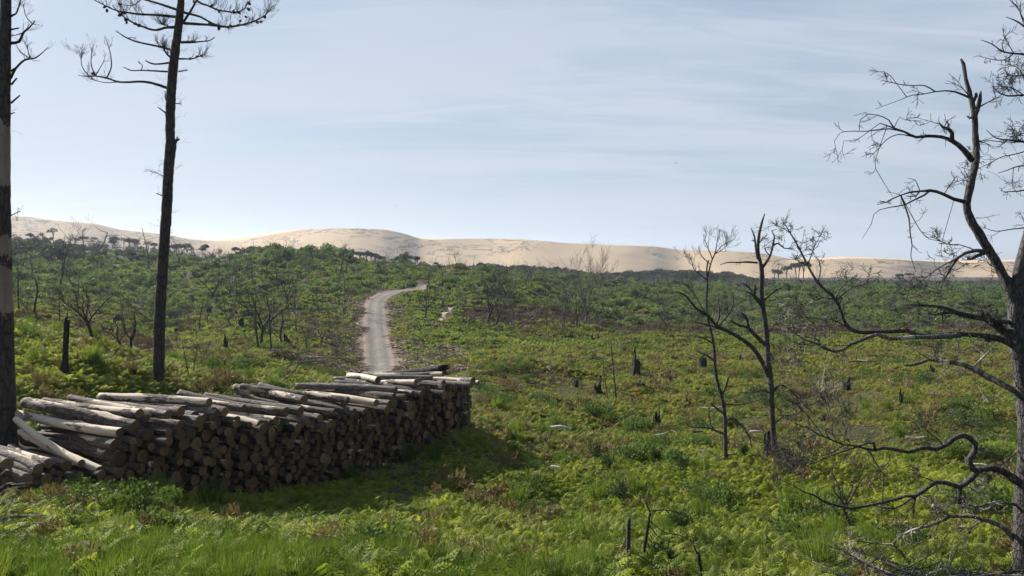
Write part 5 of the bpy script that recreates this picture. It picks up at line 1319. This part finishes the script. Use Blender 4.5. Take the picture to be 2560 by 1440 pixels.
# fine dead twigs and saplings too many to count
twm = [twig_clump_mesh('dead_brush', 700 + i, 9, 1.3, M_GREYTREE, 0.010) for i in range(4)]
x, y = sector(5200, 34.0, 200.0)
px_ = 1280 + F * x / y
w_ = zone_heath(x, y) * .8 + zone_shrub(x, y) * 0.26 + 0.30 * ((px_ < 880) & (y > 40) & (y < 80)) + 0.03
keep = rng.uniform(0, 1, len(x)) < w_ * (0.5 + 0.6 * (vnoise(x, y, .12, 3.3) > 0))
x, y = x[keep], y[keep]
plant('dead_brushwood', twm, x, y, rng.uniform(.5, 1.25, len(x)), 'thin grey dead twigs and burnt saplings standing all over the heath', 'brushwood', rd_min=2.5)
x, y = sector(3000, 190.0, 520.0)
plant('far_brushwood', twm, x, y, rng.uniform(1.5, 3.2, len(x)), 'grey mass of distant leafless trees before the dune', 'brushwood', rd_min=0)

# ---------------------------------------------------------------- charred stumps
def stump_mesh(seed, h, r, jag):
    r_ = random.Random(seed); mb = MB(); n = 14; V = []; rows = 7
    prof = [r_.uniform(1 - jag, 1.0) for _ in range(n)]
    spike = r_.randrange(n)
    for j in range(n):
        dd = min((j - spike) % n, (spike - j) % n); prof[j] = prof[j] * ((0.62 + 0.38 * math.exp(-(dd / 1.8) ** 2)) if jag > .1 else 0.93 + .07 * math.exp(-(dd / 1.8) ** 2))
    for i in range(rows):
        t = i / (rows - 1)
        for j in range(n):
            a = 6.283 * j / n; rr = r * (1.75 - 0.85 * min(1, t * 2.4)) * (1 + .16 * math.sin(j * 2.6 + seed) + r_.uniform(-.06, .06))
            V.append((math.cos(a) * rr, math.sin(a) * rr, -0.25 + (h * prof[j] + .25) * t))
    for j in range(n):
        a = 6.283 * j / n; V.append((math.cos(a) * r * .55, math.sin(a) * r * .55, h * prof[j] * .8))
    V.append((0, 0, h * .3))
    fs = [(i * n + j, i * n + (j + 1) % n, (i + 1) * n + (j + 1) % n, (i + 1) * n + j) for i in range(rows) for j in range(n)]
    fs += [(rows * n + j, rows * n + (j + 1) % n, (rows + 1) * n) for j in range(n)]
    mb.add(V, fs)
    return mb.mesh('charred_stump', M_CHAR, smooth=False)
rs = random.Random(8)
STUMPS = [(161,932,118,5.5,'tall narrow charred post on the fern mound at the left'),(337,945,26,4,'small charred stub on the back of the left fern mound'),(295,812,24,10,'broad charred stump left of the tall pine'),(522,790,34,5,'narrow stump with whitish foot right of the tall pine'),
 (603,818,30,6,'leaning charred stump in the left hollow'),(718,862,32,7,'charred stump beside the wood chips left of the road'),(710,812,16,6,'low charred stump behind the hollow'),(565,872,36,5,'pointed charred snag in the left hollow'),(470,775,14,6,'little charred stump near the foot of the hill'),
 (1590,938,66,8,'charred stump with a tall thin spike in the clearing'),(1757,924,42,8,'blocky charred stump in the clearing'),(1440,968,28,6,'small black stump left of the bare sapling'),(1493,987,42,9,'ragged burnt stump with pale rim beside the bare sapling'),(1602,972,16,10,'low squat black stump in the clearing'),
 (1518,1042,30,8,'burnt stump at the foot of a thin sapling'),(1641,1077,70,9,'tallest jagged black stump in the middle of the clearing'),(2117,978,32,9,'broad black stump right of the slim bare trees'),(2252,1016,52,5,'thin curved black snag in the right clearing'),(1919,1143,74,10,'black stump just behind the taller slim tree'),
 (2160,822,24,6,'small dark stump behind the low limb'),(1265,962,18,5,'little black stub near the pile'),(2465,860,18,6,'dark stump far right on the heath'),(945,680,22,5,'black stump on the skyline above the road'),(1305,685,20,4,'black stump on the far rise'),(190,905,20,4,'thin black stub beside the charred post')]
for k, (px, py, h, r, lab) in enumerate(STUMPS):
    g = hit(px, py, dmin=12); d = g.y
    o = bpy.data.objects.new('charred_stump', stump_mesh(800 + k, h / F * d * 1.12 + .12, max(r / F * d * 1.15, 0.06), .05 if h > 100 else rs.uniform(.35, .8))); COL.objects.link(o)
    o.location = g; o.rotation_euler = (rs.uniform(-.06, .06), rs.uniform(-.08, .08), rs.uniform(0, 6.28))
    tag(o, lab, 'stump', 'charred stumps')

small = []
for k, (px, py, h) in enumerate([(1345,905,14),(1400,1010,12),(1560,880,16),(1680,960,14),(1850,900,16),(2010,935,14),(2330,930,16),(2440,1020,18),(2060,1060,16),(1720,1010,14),(1240,905,12),(380,800,16),(440,835,18),(640,800,16),(760,790,14),(690,895,16),(560,925,18),(250,790,16),(820,835,14),(1330,800,14),(1480,850,14),(1950,860,14)]):
    g = hit(px, py, dmin=12); d = g.y
    o = bpy.data.objects.new('charred_stump', stump_mesh(860 + k, h / F * d + .15, rs.uniform(.09, .16), rs.uniform(.35, .8))); COL.objects.link(o)
    o.location = g; o.rotation_euler = (rs.uniform(-.1, .1), rs.uniform(-.1, .1), rs.uniform(0, 6.28))
    small.append((o, 'small low black stump', zone_of(px, d), px))
rank_labels(small, 'stump')

# ---------------------------------------------------------------- fallen wood lying about
def fallen(px, py, wpx, r, mat, lab, ang=0.0, seed=0, lift=0.18):
    g = hit(px, py, dmin=8); d = g.y; L = wpx / F * d
    me, cm = log_mesh('fallen_branch', 900 + seed, L, r, mat, sides=9, segs=10, bend=L * .07, wob=.2, taper=.55)
    dr = Vector((math.cos(ang), math.sin(ang), 0))
    st = g - dr * L / 2
    zz_ = max(gz(st.x, st.y), g.z) + lift; en = g + dr * L / 2
    o = bpy.data.objects.new('fallen_branch', me); COL.objects.link(o); o.rotation_mode = 'QUATERNION'
    o.rotation_quaternion = Vector((dr.x, dr.y, (gz(en.x, en.y) + lift - zz_) / max(L, .1))).to_track_quat('-Z', 'Y'); o.location = (st.x, st.y, zz_)
    tag(o, lab, 'branch')
M_PALEWOOD = mat_bark('bleached_wood', (0.30, 0.27, 0.24), (0.62, 0.58, 0.52), (0.7, 0.66, 0.6), 1.2, scale=1.2)
for k, a in enumerate([(1403,1085,54,.07,M_PALEWOOD,'bright white bent piece of wood alone on the green clearing',.1),(1115,1010,22,.04,M_PALEWOOD,'small pale stick right of the stack'),(1332,968,26,.05,M_GREYTREE,'short grey log piece in the ferns'),(1478,1033,26,.05,M_GREYTREE,'grey piece left of the burnt stump',.2),
  (1780,1030,60,.045,M_PALEWOOD,'pale branch between the two slim trees',.3),(1890,1096,34,.05,M_PALEWOOD,'short straight pale piece beside the taller slim tree',0),(1745,1092,26,.05,M_GREYTREE,'grey weathered lump left of the shorter slim tree',0),(1650,1100,50,.03,M_PALEWOOD,'white splinters at the foot of the tallest stump',.7),
  (2290,1108,56,.05,M_PALEWOOD,'pale flat slab of wood in the right clearing',.1),(2230,1040,50,.035,M_GREYTREE,'thin grey branch right of centre in the clearing',.3),(2150,915,52,.05,M_GREYTREE,'weathered branch below the long low limb',-.3),(2470,1140,60,.05,M_GREYTREE,'grey pole far right on the green',0),
  (2160,910,34,.04,M_PALEWOOD,'short pale stick below the long low limb',-.1),(1388,1186,22,.05,M_PALEWOOD,'grey-white stub in the near ferns',0),(1322,1248,26,.05,M_GREYTREE,'flat grey piece in the near ferns',0),(1300,857,18,.06,M_GREYTREE,'grey block on the far edge of the clearing',0),(1130,887,26,.06,M_PALEWOOD,'white brash beside the road',.5),
  (290,832,60,.09,M_CHAR,'blackened log lying in the left hollow',.25),(415,878,60,.03,M_PALEWOOD,'pale broken branch beside the tall pine',.5),(735,920,24,.09,M_GREYTREE,'short grey log lying left of the road',0),(620,915,54,.03,M_GREYTREE,'grey branch lying in the left hollow',-.3),(2450,1180,34,.035,M_PALEWOOD,'pale stub near the crooked right limb',-.4)]):
    fallen(*a, seed=k)
# a sandy scar on the rise right of the road
chips = []
M_CHIP = mat_bark('wood_litter', (0.09, 0.06, 0.045), (0.30, 0.22, 0.17), (0.45, 0.36, 0.28), 0.7, scale=1)
def stick_mesh(seed, L, r):
    r_ = random.Random(seed); mb = MB()
    for _ in range(6):
        a = r_.uniform(0, 6.28); p = np.array((r_.uniform(-.3, .3), r_.uniform(-.3, .3), r_.uniform(.02, .1))); d = np.array((math.cos(a), math.sin(a), r_.uniform(-.08, .15)))
        ln = L * r_.uniform(.3, 1)
        tube(mb, [p, p + d * ln * .5 + (0, 0, .02), p + d * ln], [r, r * .8, r * .4], 4)
    return mb.mesh('litter', M_CHIP, smooth=False)
sm = [stick_mesh(950 + i, .9, .022) for i in range(4)]
x1, y1 = sector(60000, 40.0, 112.0)
rd = road_dist(x1, y1); side_ = rd < 7.5
k = (rd < 2.6 + 4.2 * np.clip(.5 + .7 * vnoise(x1, y1, .25, 8.1), 0, 1)) & (rng.uniform(0, 1, len(x1)) < .8)
x1, y1 = x1[k], y1[k]
x2, y2 = sector(1500, 24.0, 80.0); k = vnoise(x2, y2, .6, 5.5) > .62; x2, y2 = x2[k], y2[k]
xa, ya = np.concatenate([x1, x2]), np.concatenate([y1, y2])
plant('wood_litter', sm, xa, ya, rng.uniform(.5, 1.3, len(xa)), 'broken twigs, bark and wood chips strewn along the road verges and clearing', 'wood litter', rd_min=1.45, dz=.03)

# ---------------------------------------------------------------- young dark bushes and sticks in the foreground
def bush(px, py, wpx, hpx, lab, seed, big=1.0):
    g = hit(px, py, dmin=8); d = g.y; w_ = wpx / F * d; h_ = hpx / F * d
    root = empty('sapling', g); tag(root, lab, 'bush', 'young dark leafy bushes')
    r_ = random.Random(seed); me = clump_mesh('foliage', seed, int(520 * big), w_ / 2, h_ * .8, 0.05, M_DARKLEAF, .9, 2.8, loose=1.9)
    o = bpy.data.objects.new('foliage', me); COL.objects.link(o); o.parent = root
    mb = MB()
    for i in range(5):
        a = r_.uniform(0, 6.28); twig(mb, (0, 0, -.1), (math.cos(a) * .3, math.sin(a) * .3, 1), h_ * 1.1, .008, 1, r_, curve=.2)
    mb.obj('stem', M_TWIG, root)
for k, a in enumerate([(1487,1152,34,62,'slim upright dark bush in the clearing, left one of a close pair'),(1513,1172,38,44,'rounder dark bush, right one of a close pair in the clearing'),(1542,1262,58,80,'round dark green bush in the middle foreground',1.8),(1652,1425,70,72,'dark green bush at the foot of the foreground sticks',2.2),
  (1645,1150,28,34,'small dark bush below the tallest black stump'),(1860,1140,26,44,'small upright bush between the two slim trees'),(1212,880,30,26,'dark bush on the near slope right of the road'),(1212,845,28,20,'low dark bush on the far green edge'),(1060,875,12,16,'tiny round dark shrub beside the road'),
  (770,925,36,30,'dark bush left of the road mouth'),(2275,1365,110,60,'dark leafy patch under the lower right branches',3.0),(1700,1330,80,60,'dense wiry green bush right of the leaning stick',2.6),(1110,1395,70,40,'dark hollow bush in the near grass',2.0),(675,1370,60,36,'dark low bush in the near left ferns',2.0),
  (1330,1180,50,30,'dark bush on the pile shadow edge'),(855,900,34,60,'sooty bush at the left road verge'),(400,1345,90,50,'dark bush in front of the log stack',2.2)]):
    bush(a[0], a[1], a[2], a[3], a[4], 1100 + k, a[5] if len(a) > 5 else 1.0)

def stick(pts, d, lab, mat, seed, tw=3, extra=()):
    r_ = random.Random(seed); q, rr, _ = limb3(pts, d); b = q[0].copy(); b.z = q[0].z
    p_, r2 = smooth_path([v - b for v in q], rr, .06)
    mb = MB(); tube(mb, p_, r2, 8, rough=.12, rnd=r_)
    for e in extra:
        q2, r3, _ = limb3(e, d - .03, .2); pp, r4 = smooth_path([v - b for v in q2], r3, .06); tube(mb, pp, r4, 6, rough=.08, rnd=r_)
    for _ in range(tw):
        i = r_.randint(1, len(p_) - 2); a = r_.uniform(0, 6.28)
        twig(mb, p_[i], (math.cos(a), math.sin(a), .3), r_.uniform(.1, .35), .004, 1, r_, minr=.002)
    o = mb.obj('dead_stick', mat); o.location = b
    tag(o, lab, 'stick')
stick([(1568,1560,7),(1570,1440,6.5),(1571,1360,6),(1572,1295,5)], 9.2, 'upright weathered grey stick in the foreground right of centre', M_OAK, 61, 5, [[(1570,1375,1.6),(1548,1369,1.2)],[(1574,1380,1.8),(1605,1392,1.6),(1648,1425,1)]])
stick([(1590,1500,5),(1603,1430,4.5),(1613,1360,4),(1625,1282,3)], 9.6, 'thin dark stick leaning right with wiry twigs at its top', M_DARKTWIG, 62, 3, [[(1625,1282,2),(1617,1262,1.6),(1610,1247,1)],[(1625,1278,1.6),(1665,1275,1.3),(1700,1285,1),(1730,1300,.7)],[(1622,1300,1.4),(1660,1330,1.2),(1705,1340,1),(1740,1360,.7)],[(1620,1310,1.4),(1650,1345,1.1),(1700,1358,.8)]])
stick([(1768,1560,7),(1755,1440,5),(1748,1400,4.5),(1745,1378,3)], 9.0, 'burnt black stick beneath a pale broken twig', M_CHAR, 63, 1, [[(1743,1385,2.4),(1735,1365,2.2),(1733,1350,1.4)]])
stick([(455,1470,2),(448,1400,1.6),(438,1370,1)], 9.0, 'thin bare twig standing in the near left grass', M_DARKTWIG, 64, 3)
stick([(668,1500,2),(660,1430,1.6),(655,1380,1)], 9.0, 'thin bare twig beside the near grass tussock', M_DARKTWIG, 65, 3)
stick([(635,1500,2),(634,1440,1.6),(630,1378,1)], 9.1, 'second thin bare twig in the near grass', M_DARKTWIG, 66, 1)
stick([(1060,1060+50,1),(1190,1100,1.6),(1192,1010,1.8),(1184,975,2)], 23.3, 'bent twig hanging down the right end of the stack', M_DARKTWIG, 67, 3) if False else None

# brash heap at the bottom right, bare brush at the left
def brash(name, lab, region, d0, d1, n, mats, seed, rr=(.005, .022), Lr=(.25, .9)):
    r_ = random.Random(seed); root = None
    cx_ = hit((region[0] + region[2]) / 2, region[3], dmin=7.5)
    root = empty(name, cx_); tag(root, lab, 'brush pile')
    mbs = [MB() for _ in mats]
    for i in range(n):
        px = r_.uniform(region[0], region[2]); d = r_.uniform(d0, d1); x_ = (px - 1280) / F * d
        z_ = gz(x_, d) + r_.uniform(.03, .26); a = r_.gauss(0, .5) + (3.14 if r_.random() < .5 else 0)
        L = r_.uniform(*Lr); r0 = r_.uniform(*rr) * r_.random() ** .6 + .004
        mb = mbs[i % len(mats)]
        twig(mb, Vector((x_, d, z_)) - cx_, (math.cos(a), math.sin(a) * .7, r_.uniform(-.1, .2)), L, r0, 1 if r0 < .02 else 0, r_, sides=5, curve=.25, up=.0, kids=(1, 3), minr=.003)
    for mb, (m, nm) in zip(mbs, mats): mb.obj(nm, m, root)
brash('brush_pile', 'heap of grey and brown dead branches at the bottom right corner', (2130, 1400, 2640, 1450), 7.7, 8.35, 110, [(M_OAKPALE, 'pale_branches'), (M_OAK, 'dark_branches')], 71)
brash('brush_pile', 'small heap of dead sticks in the near ferns left of the middle', (880, 1380, 960, 1420), 8.9, 9.5, 12, [(M_OAKPALE, 'pale_branches')], 72, (.005, .015), (.3, .8))
def side_brush():
    r_ = random.Random(81); d = 9.2; base_ = P(-120, 1330, d)
    root = empty('bare_shrub', base_); tag(root, 'bare arching twigs reaching in from the left picture edge', 'shrub')
    mb = MB()
    for L in [[(-100,1330,3),(0,1188,2),(30,1180,1.6),(55,1140+50,1.3),(62,1183,.8)],[(-100,1340,3),(0,1220,2.4),(45,1210,2),(80,1208,1.5),(107,1210,.8)],[(-100,1330,2.6),(0,1236,2),(35,1220,1.6),(78,1215,.8)],[(-100,1350,3),(0,1262,1.8),(40,1255,1.5),(95,1256,.8)],[(-100,1360,3),(0,1298,2.2),(60,1290,1.9),(110,1288,1.3),(122,1290,.8)],[(-80,1370,2.4),(0,1302,1.8),(50,1294,1.4),(95,1290,.8)],[(30,1300,1.6),(60,1275,1.4),(105,1258,1.2),(150,1236,.7)],[(0,1262,1.4),(25,1240,1.1),(45,1235,.7)],[(12,1290,1.4),(32,1250,1),(50,1232,.6)],[(-100,1380,2),(70,1312,1.6),(110,1312,1.3),(148,1316,.7)],[(10,1250,1),(35,1275,.9),(60,1285,.6)],[(-90,1350,2),(0,1285,1.6),(30,1268,1.2),(60,1262,.7)]]:
        q, rr, _ = limb3(L, d, r_.uniform(-.3, .3)); pp, r2 = smooth_path([v - base_ for v in q], rr, .05); tube(mb, pp, r2, 5, rough=.06, rnd=r_)
    mb.obj('twigs', M_OAKPALE, root)
    mb = MB()
    for i in range(4): tube(mb, [(r_.uniform(-.1, .1), r_.uniform(-.1, .1), -.5), (0.02 * i, 0, .1)], [.015, .01], 6)
    mb.obj('stem', M_OAK, root)
side_brush()
# ---------------------------------------------------------------- distant pines
M_PINE = mat_leaf('pine_needles', [(0.25, (0.020, 0.034, 0.018)), (0.5, (0.034, 0.050, 0.022)), (0.8, (0.060, 0.074, 0.030))], 0.2)
M_PINEBROWN = mat_leaf('scorched_needles', [(0.25, (0.055, 0.045, 0.030)), (0.5, (0.085, 0.068, 0.045)), (0.8, (0.11, 0.09, 0.06))], 0.2)
def umbrella_pine(seed, kind):
    """about 8 m: bare trunk, a few rising limbs, flattened crown with gaps"""
    r_ = random.Random(seed); tb = MB(); cb = MB(); h = 8.0
    pts = [np.array((0, 0, -.5))]; d = np.array((r_.uniform(-.12, .12), r_.uniform(-.12, .12), 1.0))
    top = h * (0.80 if kind != 'dense' else .7)
    for i in range(7):
        d = d + np.array((r_.gauss(0, .04), r_.gauss(0, .04), 0)); pts.append(pts[-1] + d / np.linalg.norm(d) * (top + .5) / 7)
    tube(tb, pts, list(np.linspace(.15, .08, 8)), 6)
    vs = []; fs = []
    nl = {'umbrella': 9, 'sparse': 7, 'dense': 14}[kind]; R_ = {'umbrella': 1.45, 'sparse': 1.3, 'dense': 1.9}[kind]
    for k in range(nl):
        az = k * 2.4 + r_.uniform(-.4, .4); q = R_ * math.sqrt((k + .5) / nl) * r_.uniform(.8, 1.1)
        c = pts[-1] + np.array((math.cos(az) * q, math.sin(az) * q, r_.uniform(.2, .9) * (1.25 - (q / R_) ** 2 * .8)))
        if kind == 'dense': c = c + np.array((0, 0, r_.uniform(-2.4, .6)))
        tube(tb, [pts[-1 - (k % 3)], (pts[-1] + c) / 2 + np.array((0, 0, -.15)), c], [.06, .04, .02], 4, cap=False)
        lr = r_.uniform(.55, .9) * (1.3 if kind == 'dense' else 1)
        for _ in range({'umbrella': 40, 'sparse': 16, 'dense': 60}[kind]):
            v = np.array([r_.gauss(0, 1) for _ in range(3)]); v = v / np.linalg.norm(v) * r_.uniform(.4, 1) * lr * np.array((1, 1, 0.8 if kind != 'dense' else .85))
            p = c + v; a = np.array([r_.gauss(0, 1) for _ in range(3)]); a[2] += .4; a /= np.linalg.norm(a)
            b = np.cross(a, [r_.gauss(0, 1) for _ in range(3)]); b /= np.linalg.norm(b); s_ = r_.uniform(.18, .36)
            i = len(vs); vs.extend([p - a * s_, p + b * s_ * .45, p + a * s_, p - b * s_ * .45]); fs.append((i, i + 1, i + 2, i + 3))
    cb.add(vs, fs)
    return tb.mesh('trunk', M_BURNT), cb.mesh('crown', M_PINEBROWN if kind == 'sparse' else M_PINE, smooth=False)
PINES = {k: [umbrella_pine(1300 + i * 7 + len(k), k) for i in range(4)] for k in ('umbrella', 'sparse', 'dense')}
PLOOK = {'umbrella': 'flat-topped pine', 'sparse': 'thin scorched pine', 'dense': 'full dark pine'}
rp = random.Random(91); pine_items = []
def put_pine(kind, px, top, d, zone, wide=1.0, hmin=2.0):
    x = (px - 1280) / F * d; g = gz(x, d); H = max(hmin, P(px, top, d).z - g)
    k = H / (7.6 if kind != 'dense' else 7.1)
    tm, cm = PINES[kind][rp.randrange(4)]
    root = empty('pine_tree', (x, d, g), rp.uniform(0, 6.28)); w_ = k * wide * rp.uniform(.9, 1.15); root.scale = (w_, w_, k)
    for nm, me in (('trunk', tm), ('crown', cm)):
        o = bpy.data.objects.new(nm, me); COL.objects.link(o); o.parent = root
    pine_items.append((root, PLOOK[kind], zone, px))
# skyline of the left hill
for px, top, kind, d in [(-20,592,'dense',250),(10,596,'dense',255),(45,588,'dense',250),(62,600,'dense',240),(78,584,'umbrella',250),(98,585,'dense',260),(118,592,'dense',250),(133,570,'sparse',245),(150,598,'dense',250),(175,605,'dense',245),(190,592,'sparse',240),(214,590,'umbrella',250),(230,592,'sparse',250),
   (290,591,'umbrella',300),(283,600,'umbrella',300),(312,593,'sparse',300),(325,597,'umbrella',300),(338,596,'umbrella',305),(345,604,'sparse',300),(372,602,'sparse',290),(385,606,'umbrella',290),
   (440,611,'umbrella',300),(452,609,'umbrella',310),(470,610,'umbrella',300),(480,618,'sparse',300),(515,612,'umbrella',230),(507,618,'umbrella',235),(556,621,'sparse',240),(548,628,'sparse',240),(592,617,'umbrella',235),(605,618,'sparse',235),(612,625,'umbrella',240),(600,630,'umbrella',230),(638,615,'umbrella',250),(650,616,'umbrella',250),(628,622,'sparse',250),
   (250,606,'dense',245),(268,610,'dense',250),(205,612,'dense',240),(360,615,'dense',290),(390,618,'dense',290),(330,615,'dense',300),(420,622,'dense',280),(455,628,'dense',270),(480,630,'dense',270),(530,635,'dense',260),
   (725,622,'umbrella',185),(745,622,'umbrella',190),(770,620,'sparse',180),(765,626,'umbrella',185),(790,630,'sparse',180)]:
    put_pine(kind, px, top, d, 'on the skyline of the left hill', 1.0)
for px, top, kind, d in [(820,624,'sparse',215),(830,624,'umbrella',220),(850,624,'umbrella',215),(872,627,'umbrella',220),(884,625,'umbrella',225),(902,628,'umbrella',220),(918,629,'umbrella',225),(928,632,'umbrella',220),(943,634,'umbrella',225),(952,640,'umbrella',225),(936,648,'dense',240),(960,652,'dense',240),
   (985,650,'dense',235),(1005,640,'umbrella',215),(1018,631,'dense',205),(1012,634,'sparse',205),(1040,642,'umbrella',210),(1046,640,'sparse',210),(1030,650,'dense',215),(1060,655,'dense',240),(1075,662,'dense',250),(1090,655,'umbrella',250),(1100,660,'dense',250),(1120,660,'dense',260),(900,648,'dense',235),(870,648,'dense',235)]:
    put_pine(kind, px, top, d, 'in the clump above the road bend', 1.05)
for px, top, kind, d in [(1938,672,'sparse',330),(1945,676,'umbrella',335),(1968,665,'umbrella',330),(1990,657,'umbrella',325),(1997,656,'umbrella',332),(2012,655,'umbrella',330),(2275,682,'umbrella',360),(2250,684,'umbrella',360)]:
    put_pine(kind, px, top, d, 'standing clear before the dune at the right', 1.3)
# front of the long wood below the dune
def woodtop(px): return float(np.interp(px, [1080,1180,1215,1260,1300,1340,1400,1480,1560,1640,1700,1760,1830,1880,1960,2040,2120,2200,2300,2400,2600,2900], [662,662,655,664,661,664,668,680,678,672,672,675,680,690,698,697,700,698,699,699,698,700]))
for i in range(125):
    px = 1085 + (2640 - 1085) * (i + rp.uniform(0, .9)) / 125
    put_pine(rp.choices(['umbrella', 'sparse', 'dense'], [5, 2, 4])[0], px, woodtop(px) + rp.uniform(-1.5, 7), rp.uniform(330, 470), 'along the front of the distant wood' if px < 1900 else 'in the far treeline at the right', rp.uniform(1.0, 1.5))
rank_labels(pine_items, 'pine tree')
# the wood behind, read as one mass
def forest():
    V, Sc, Ro, Ix = [], [], [], []
    def add(px, d, top, low):
        x = (px - 1280) / F * d; g = gz(x, d); H = P(px, top, d).z - g
        if H < 1.2: return
        k = H / 7.6; V.append((x, d, g)); w_ = k * rp.uniform(1.0, 1.6); Sc.append((w_, w_, k)); Ro.append((0, 0, rp.uniform(0, 6.28))); Ix.append(rp.randrange(8))
    for i in range(2600):
        px = rp.uniform(1060, 2900); d = rp.uniform(380, 640); add(px, d, woodtop(px) + rp.uniform(2, 14), 0)
    for i in range(900):
        px = rp.uniform(-350, 560); d = rp.uniform(255, 400)
        add(px, d, float(np.interp(px, [-350, 0, 60, 200, 260, 420, 560], [590, 598, 596, 612, 618, 630, 645])) + rp.uniform(0, 16), 0)
    for i in range(1500):
        px = rp.uniform(-350, 565); d = rp.uniform(172, 262)
        add(px, d, float(np.interp(px, [-350, 0, 60, 200, 260, 420, 560], [594, 602, 600, 616, 622, 634, 650])) + rp.uniform(0, 1) * (265 - d) * .42, 0)
    for i in range(260):
        px = rp.uniform(800, 1120); d = rp.uniform(240, 420); add(px, d, float(np.interp(px, [800, 900, 960, 1120], [652, 650, 655, 665])) + rp.uniform(0, 10), 0)
    ms = []
    for k in range(4):
        for kind in ('dense', 'umbrella'):
            tm, cm = PINES[kind][k]; bm_ = MB()
            off = len(tm.vertices)
            vs = [tuple(v.co) for v in tm.vertices] + [tuple(v.co) for v in cm.vertices]
            fs = [tuple(p.vertices) for p in tm.polygons] + [tuple(i + off for i in p.vertices) for p in cm.polygons]
            me = bpy.data.meshes.new('far_pine'); me.from_pydata(vs, [], fs); me.materials.append(M_BURNT); me.materials.append(M_PINE)
            me.polygons.foreach_set('material_index', [0] * len(tm.polygons) + [1] * len(cm.polygons)); ms.append(me)
    scatter('far_woodland', ms, V, Sc, Ro, Ix, 'woodland', 'dark bluish pine wood stretching below the dune').name = 'far_woodland'
forest()

# ---------------------------------------------------------------- birds
def bird(px, py, d, span, bank, lab):
    mb = MB(); s_ = span / 2
    V = [(0, .16, 0), (0, -.2, 0), (0, 0, .05), (0, 0, -.05), (s_ * .45, .05, .12), (s_ * .45, -.08, .12), (s_, -.06, .02), (-s_ * .45, .05, .12), (-s_ * .45, -.08, .12), (-s_, -.06, .02), (.05, 0, 0), (-.05, 0, 0)]
    mb.add(V, [(0, 10, 2), (0, 2, 11), (0, 3, 10), (0, 11, 3), (1, 2, 10), (1, 11, 2), (1, 10, 3), (1, 3, 11), (0, 4, 5, 1), (4, 6, 5), (0, 1, 8, 7), (7, 8, 9)])
    o = mb.obj('gull', M_GREYTREE); o.location = P(px, py, d); o.rotation_euler = (.1, bank, .8)
    tag(o, lab, 'bird')
bird(988, 515, 190, 1.25, .15, 'small gull flying low over the middle of the dune')
bird(1690, 408, 190, 1.2, -.5, 'small gull in the open sky right of centre')

# ---------------------------------------------------------------- air
def build_haze():
    x0, x1, y0, y1, z0, z1 = -4500, 4500, -4500, 4500, -40, 130
    V = [(x, y, z) for z in (z0, z1) for y in (y0, y1) for x in (x0, x1)]
    f = [(0, 2, 3, 1), (4, 5, 7, 6), (0, 1, 5, 4), (2, 6, 7, 3), (0, 4, 6, 2), (1, 3, 7, 5)]
    me = bpy.data.meshes.new('haze'); me.from_pydata(V, [], f)
    m = bpy.data.materials.new('haze_air'); m.use_nodes = True; T = NT(m.node_tree)
    v = T.n('ShaderNodeVolumePrincipled', {'Color': (0.74, 0.84, 1.0), 'Density': HAZE_DENSITY, 'Anisotropy': 0.3})
    T.n('ShaderNodeOutputMaterial', {'Volume': v.outputs[0]})
    me.materials.append(m)
    o = bpy.data.objects.new('haze', me); COL.objects.link(o)
    tag(o, 'thin bluish air between the camera and the dune', 'haze', kind='stuff')
HAZE_DENSITY = 0.00017
build_haze()
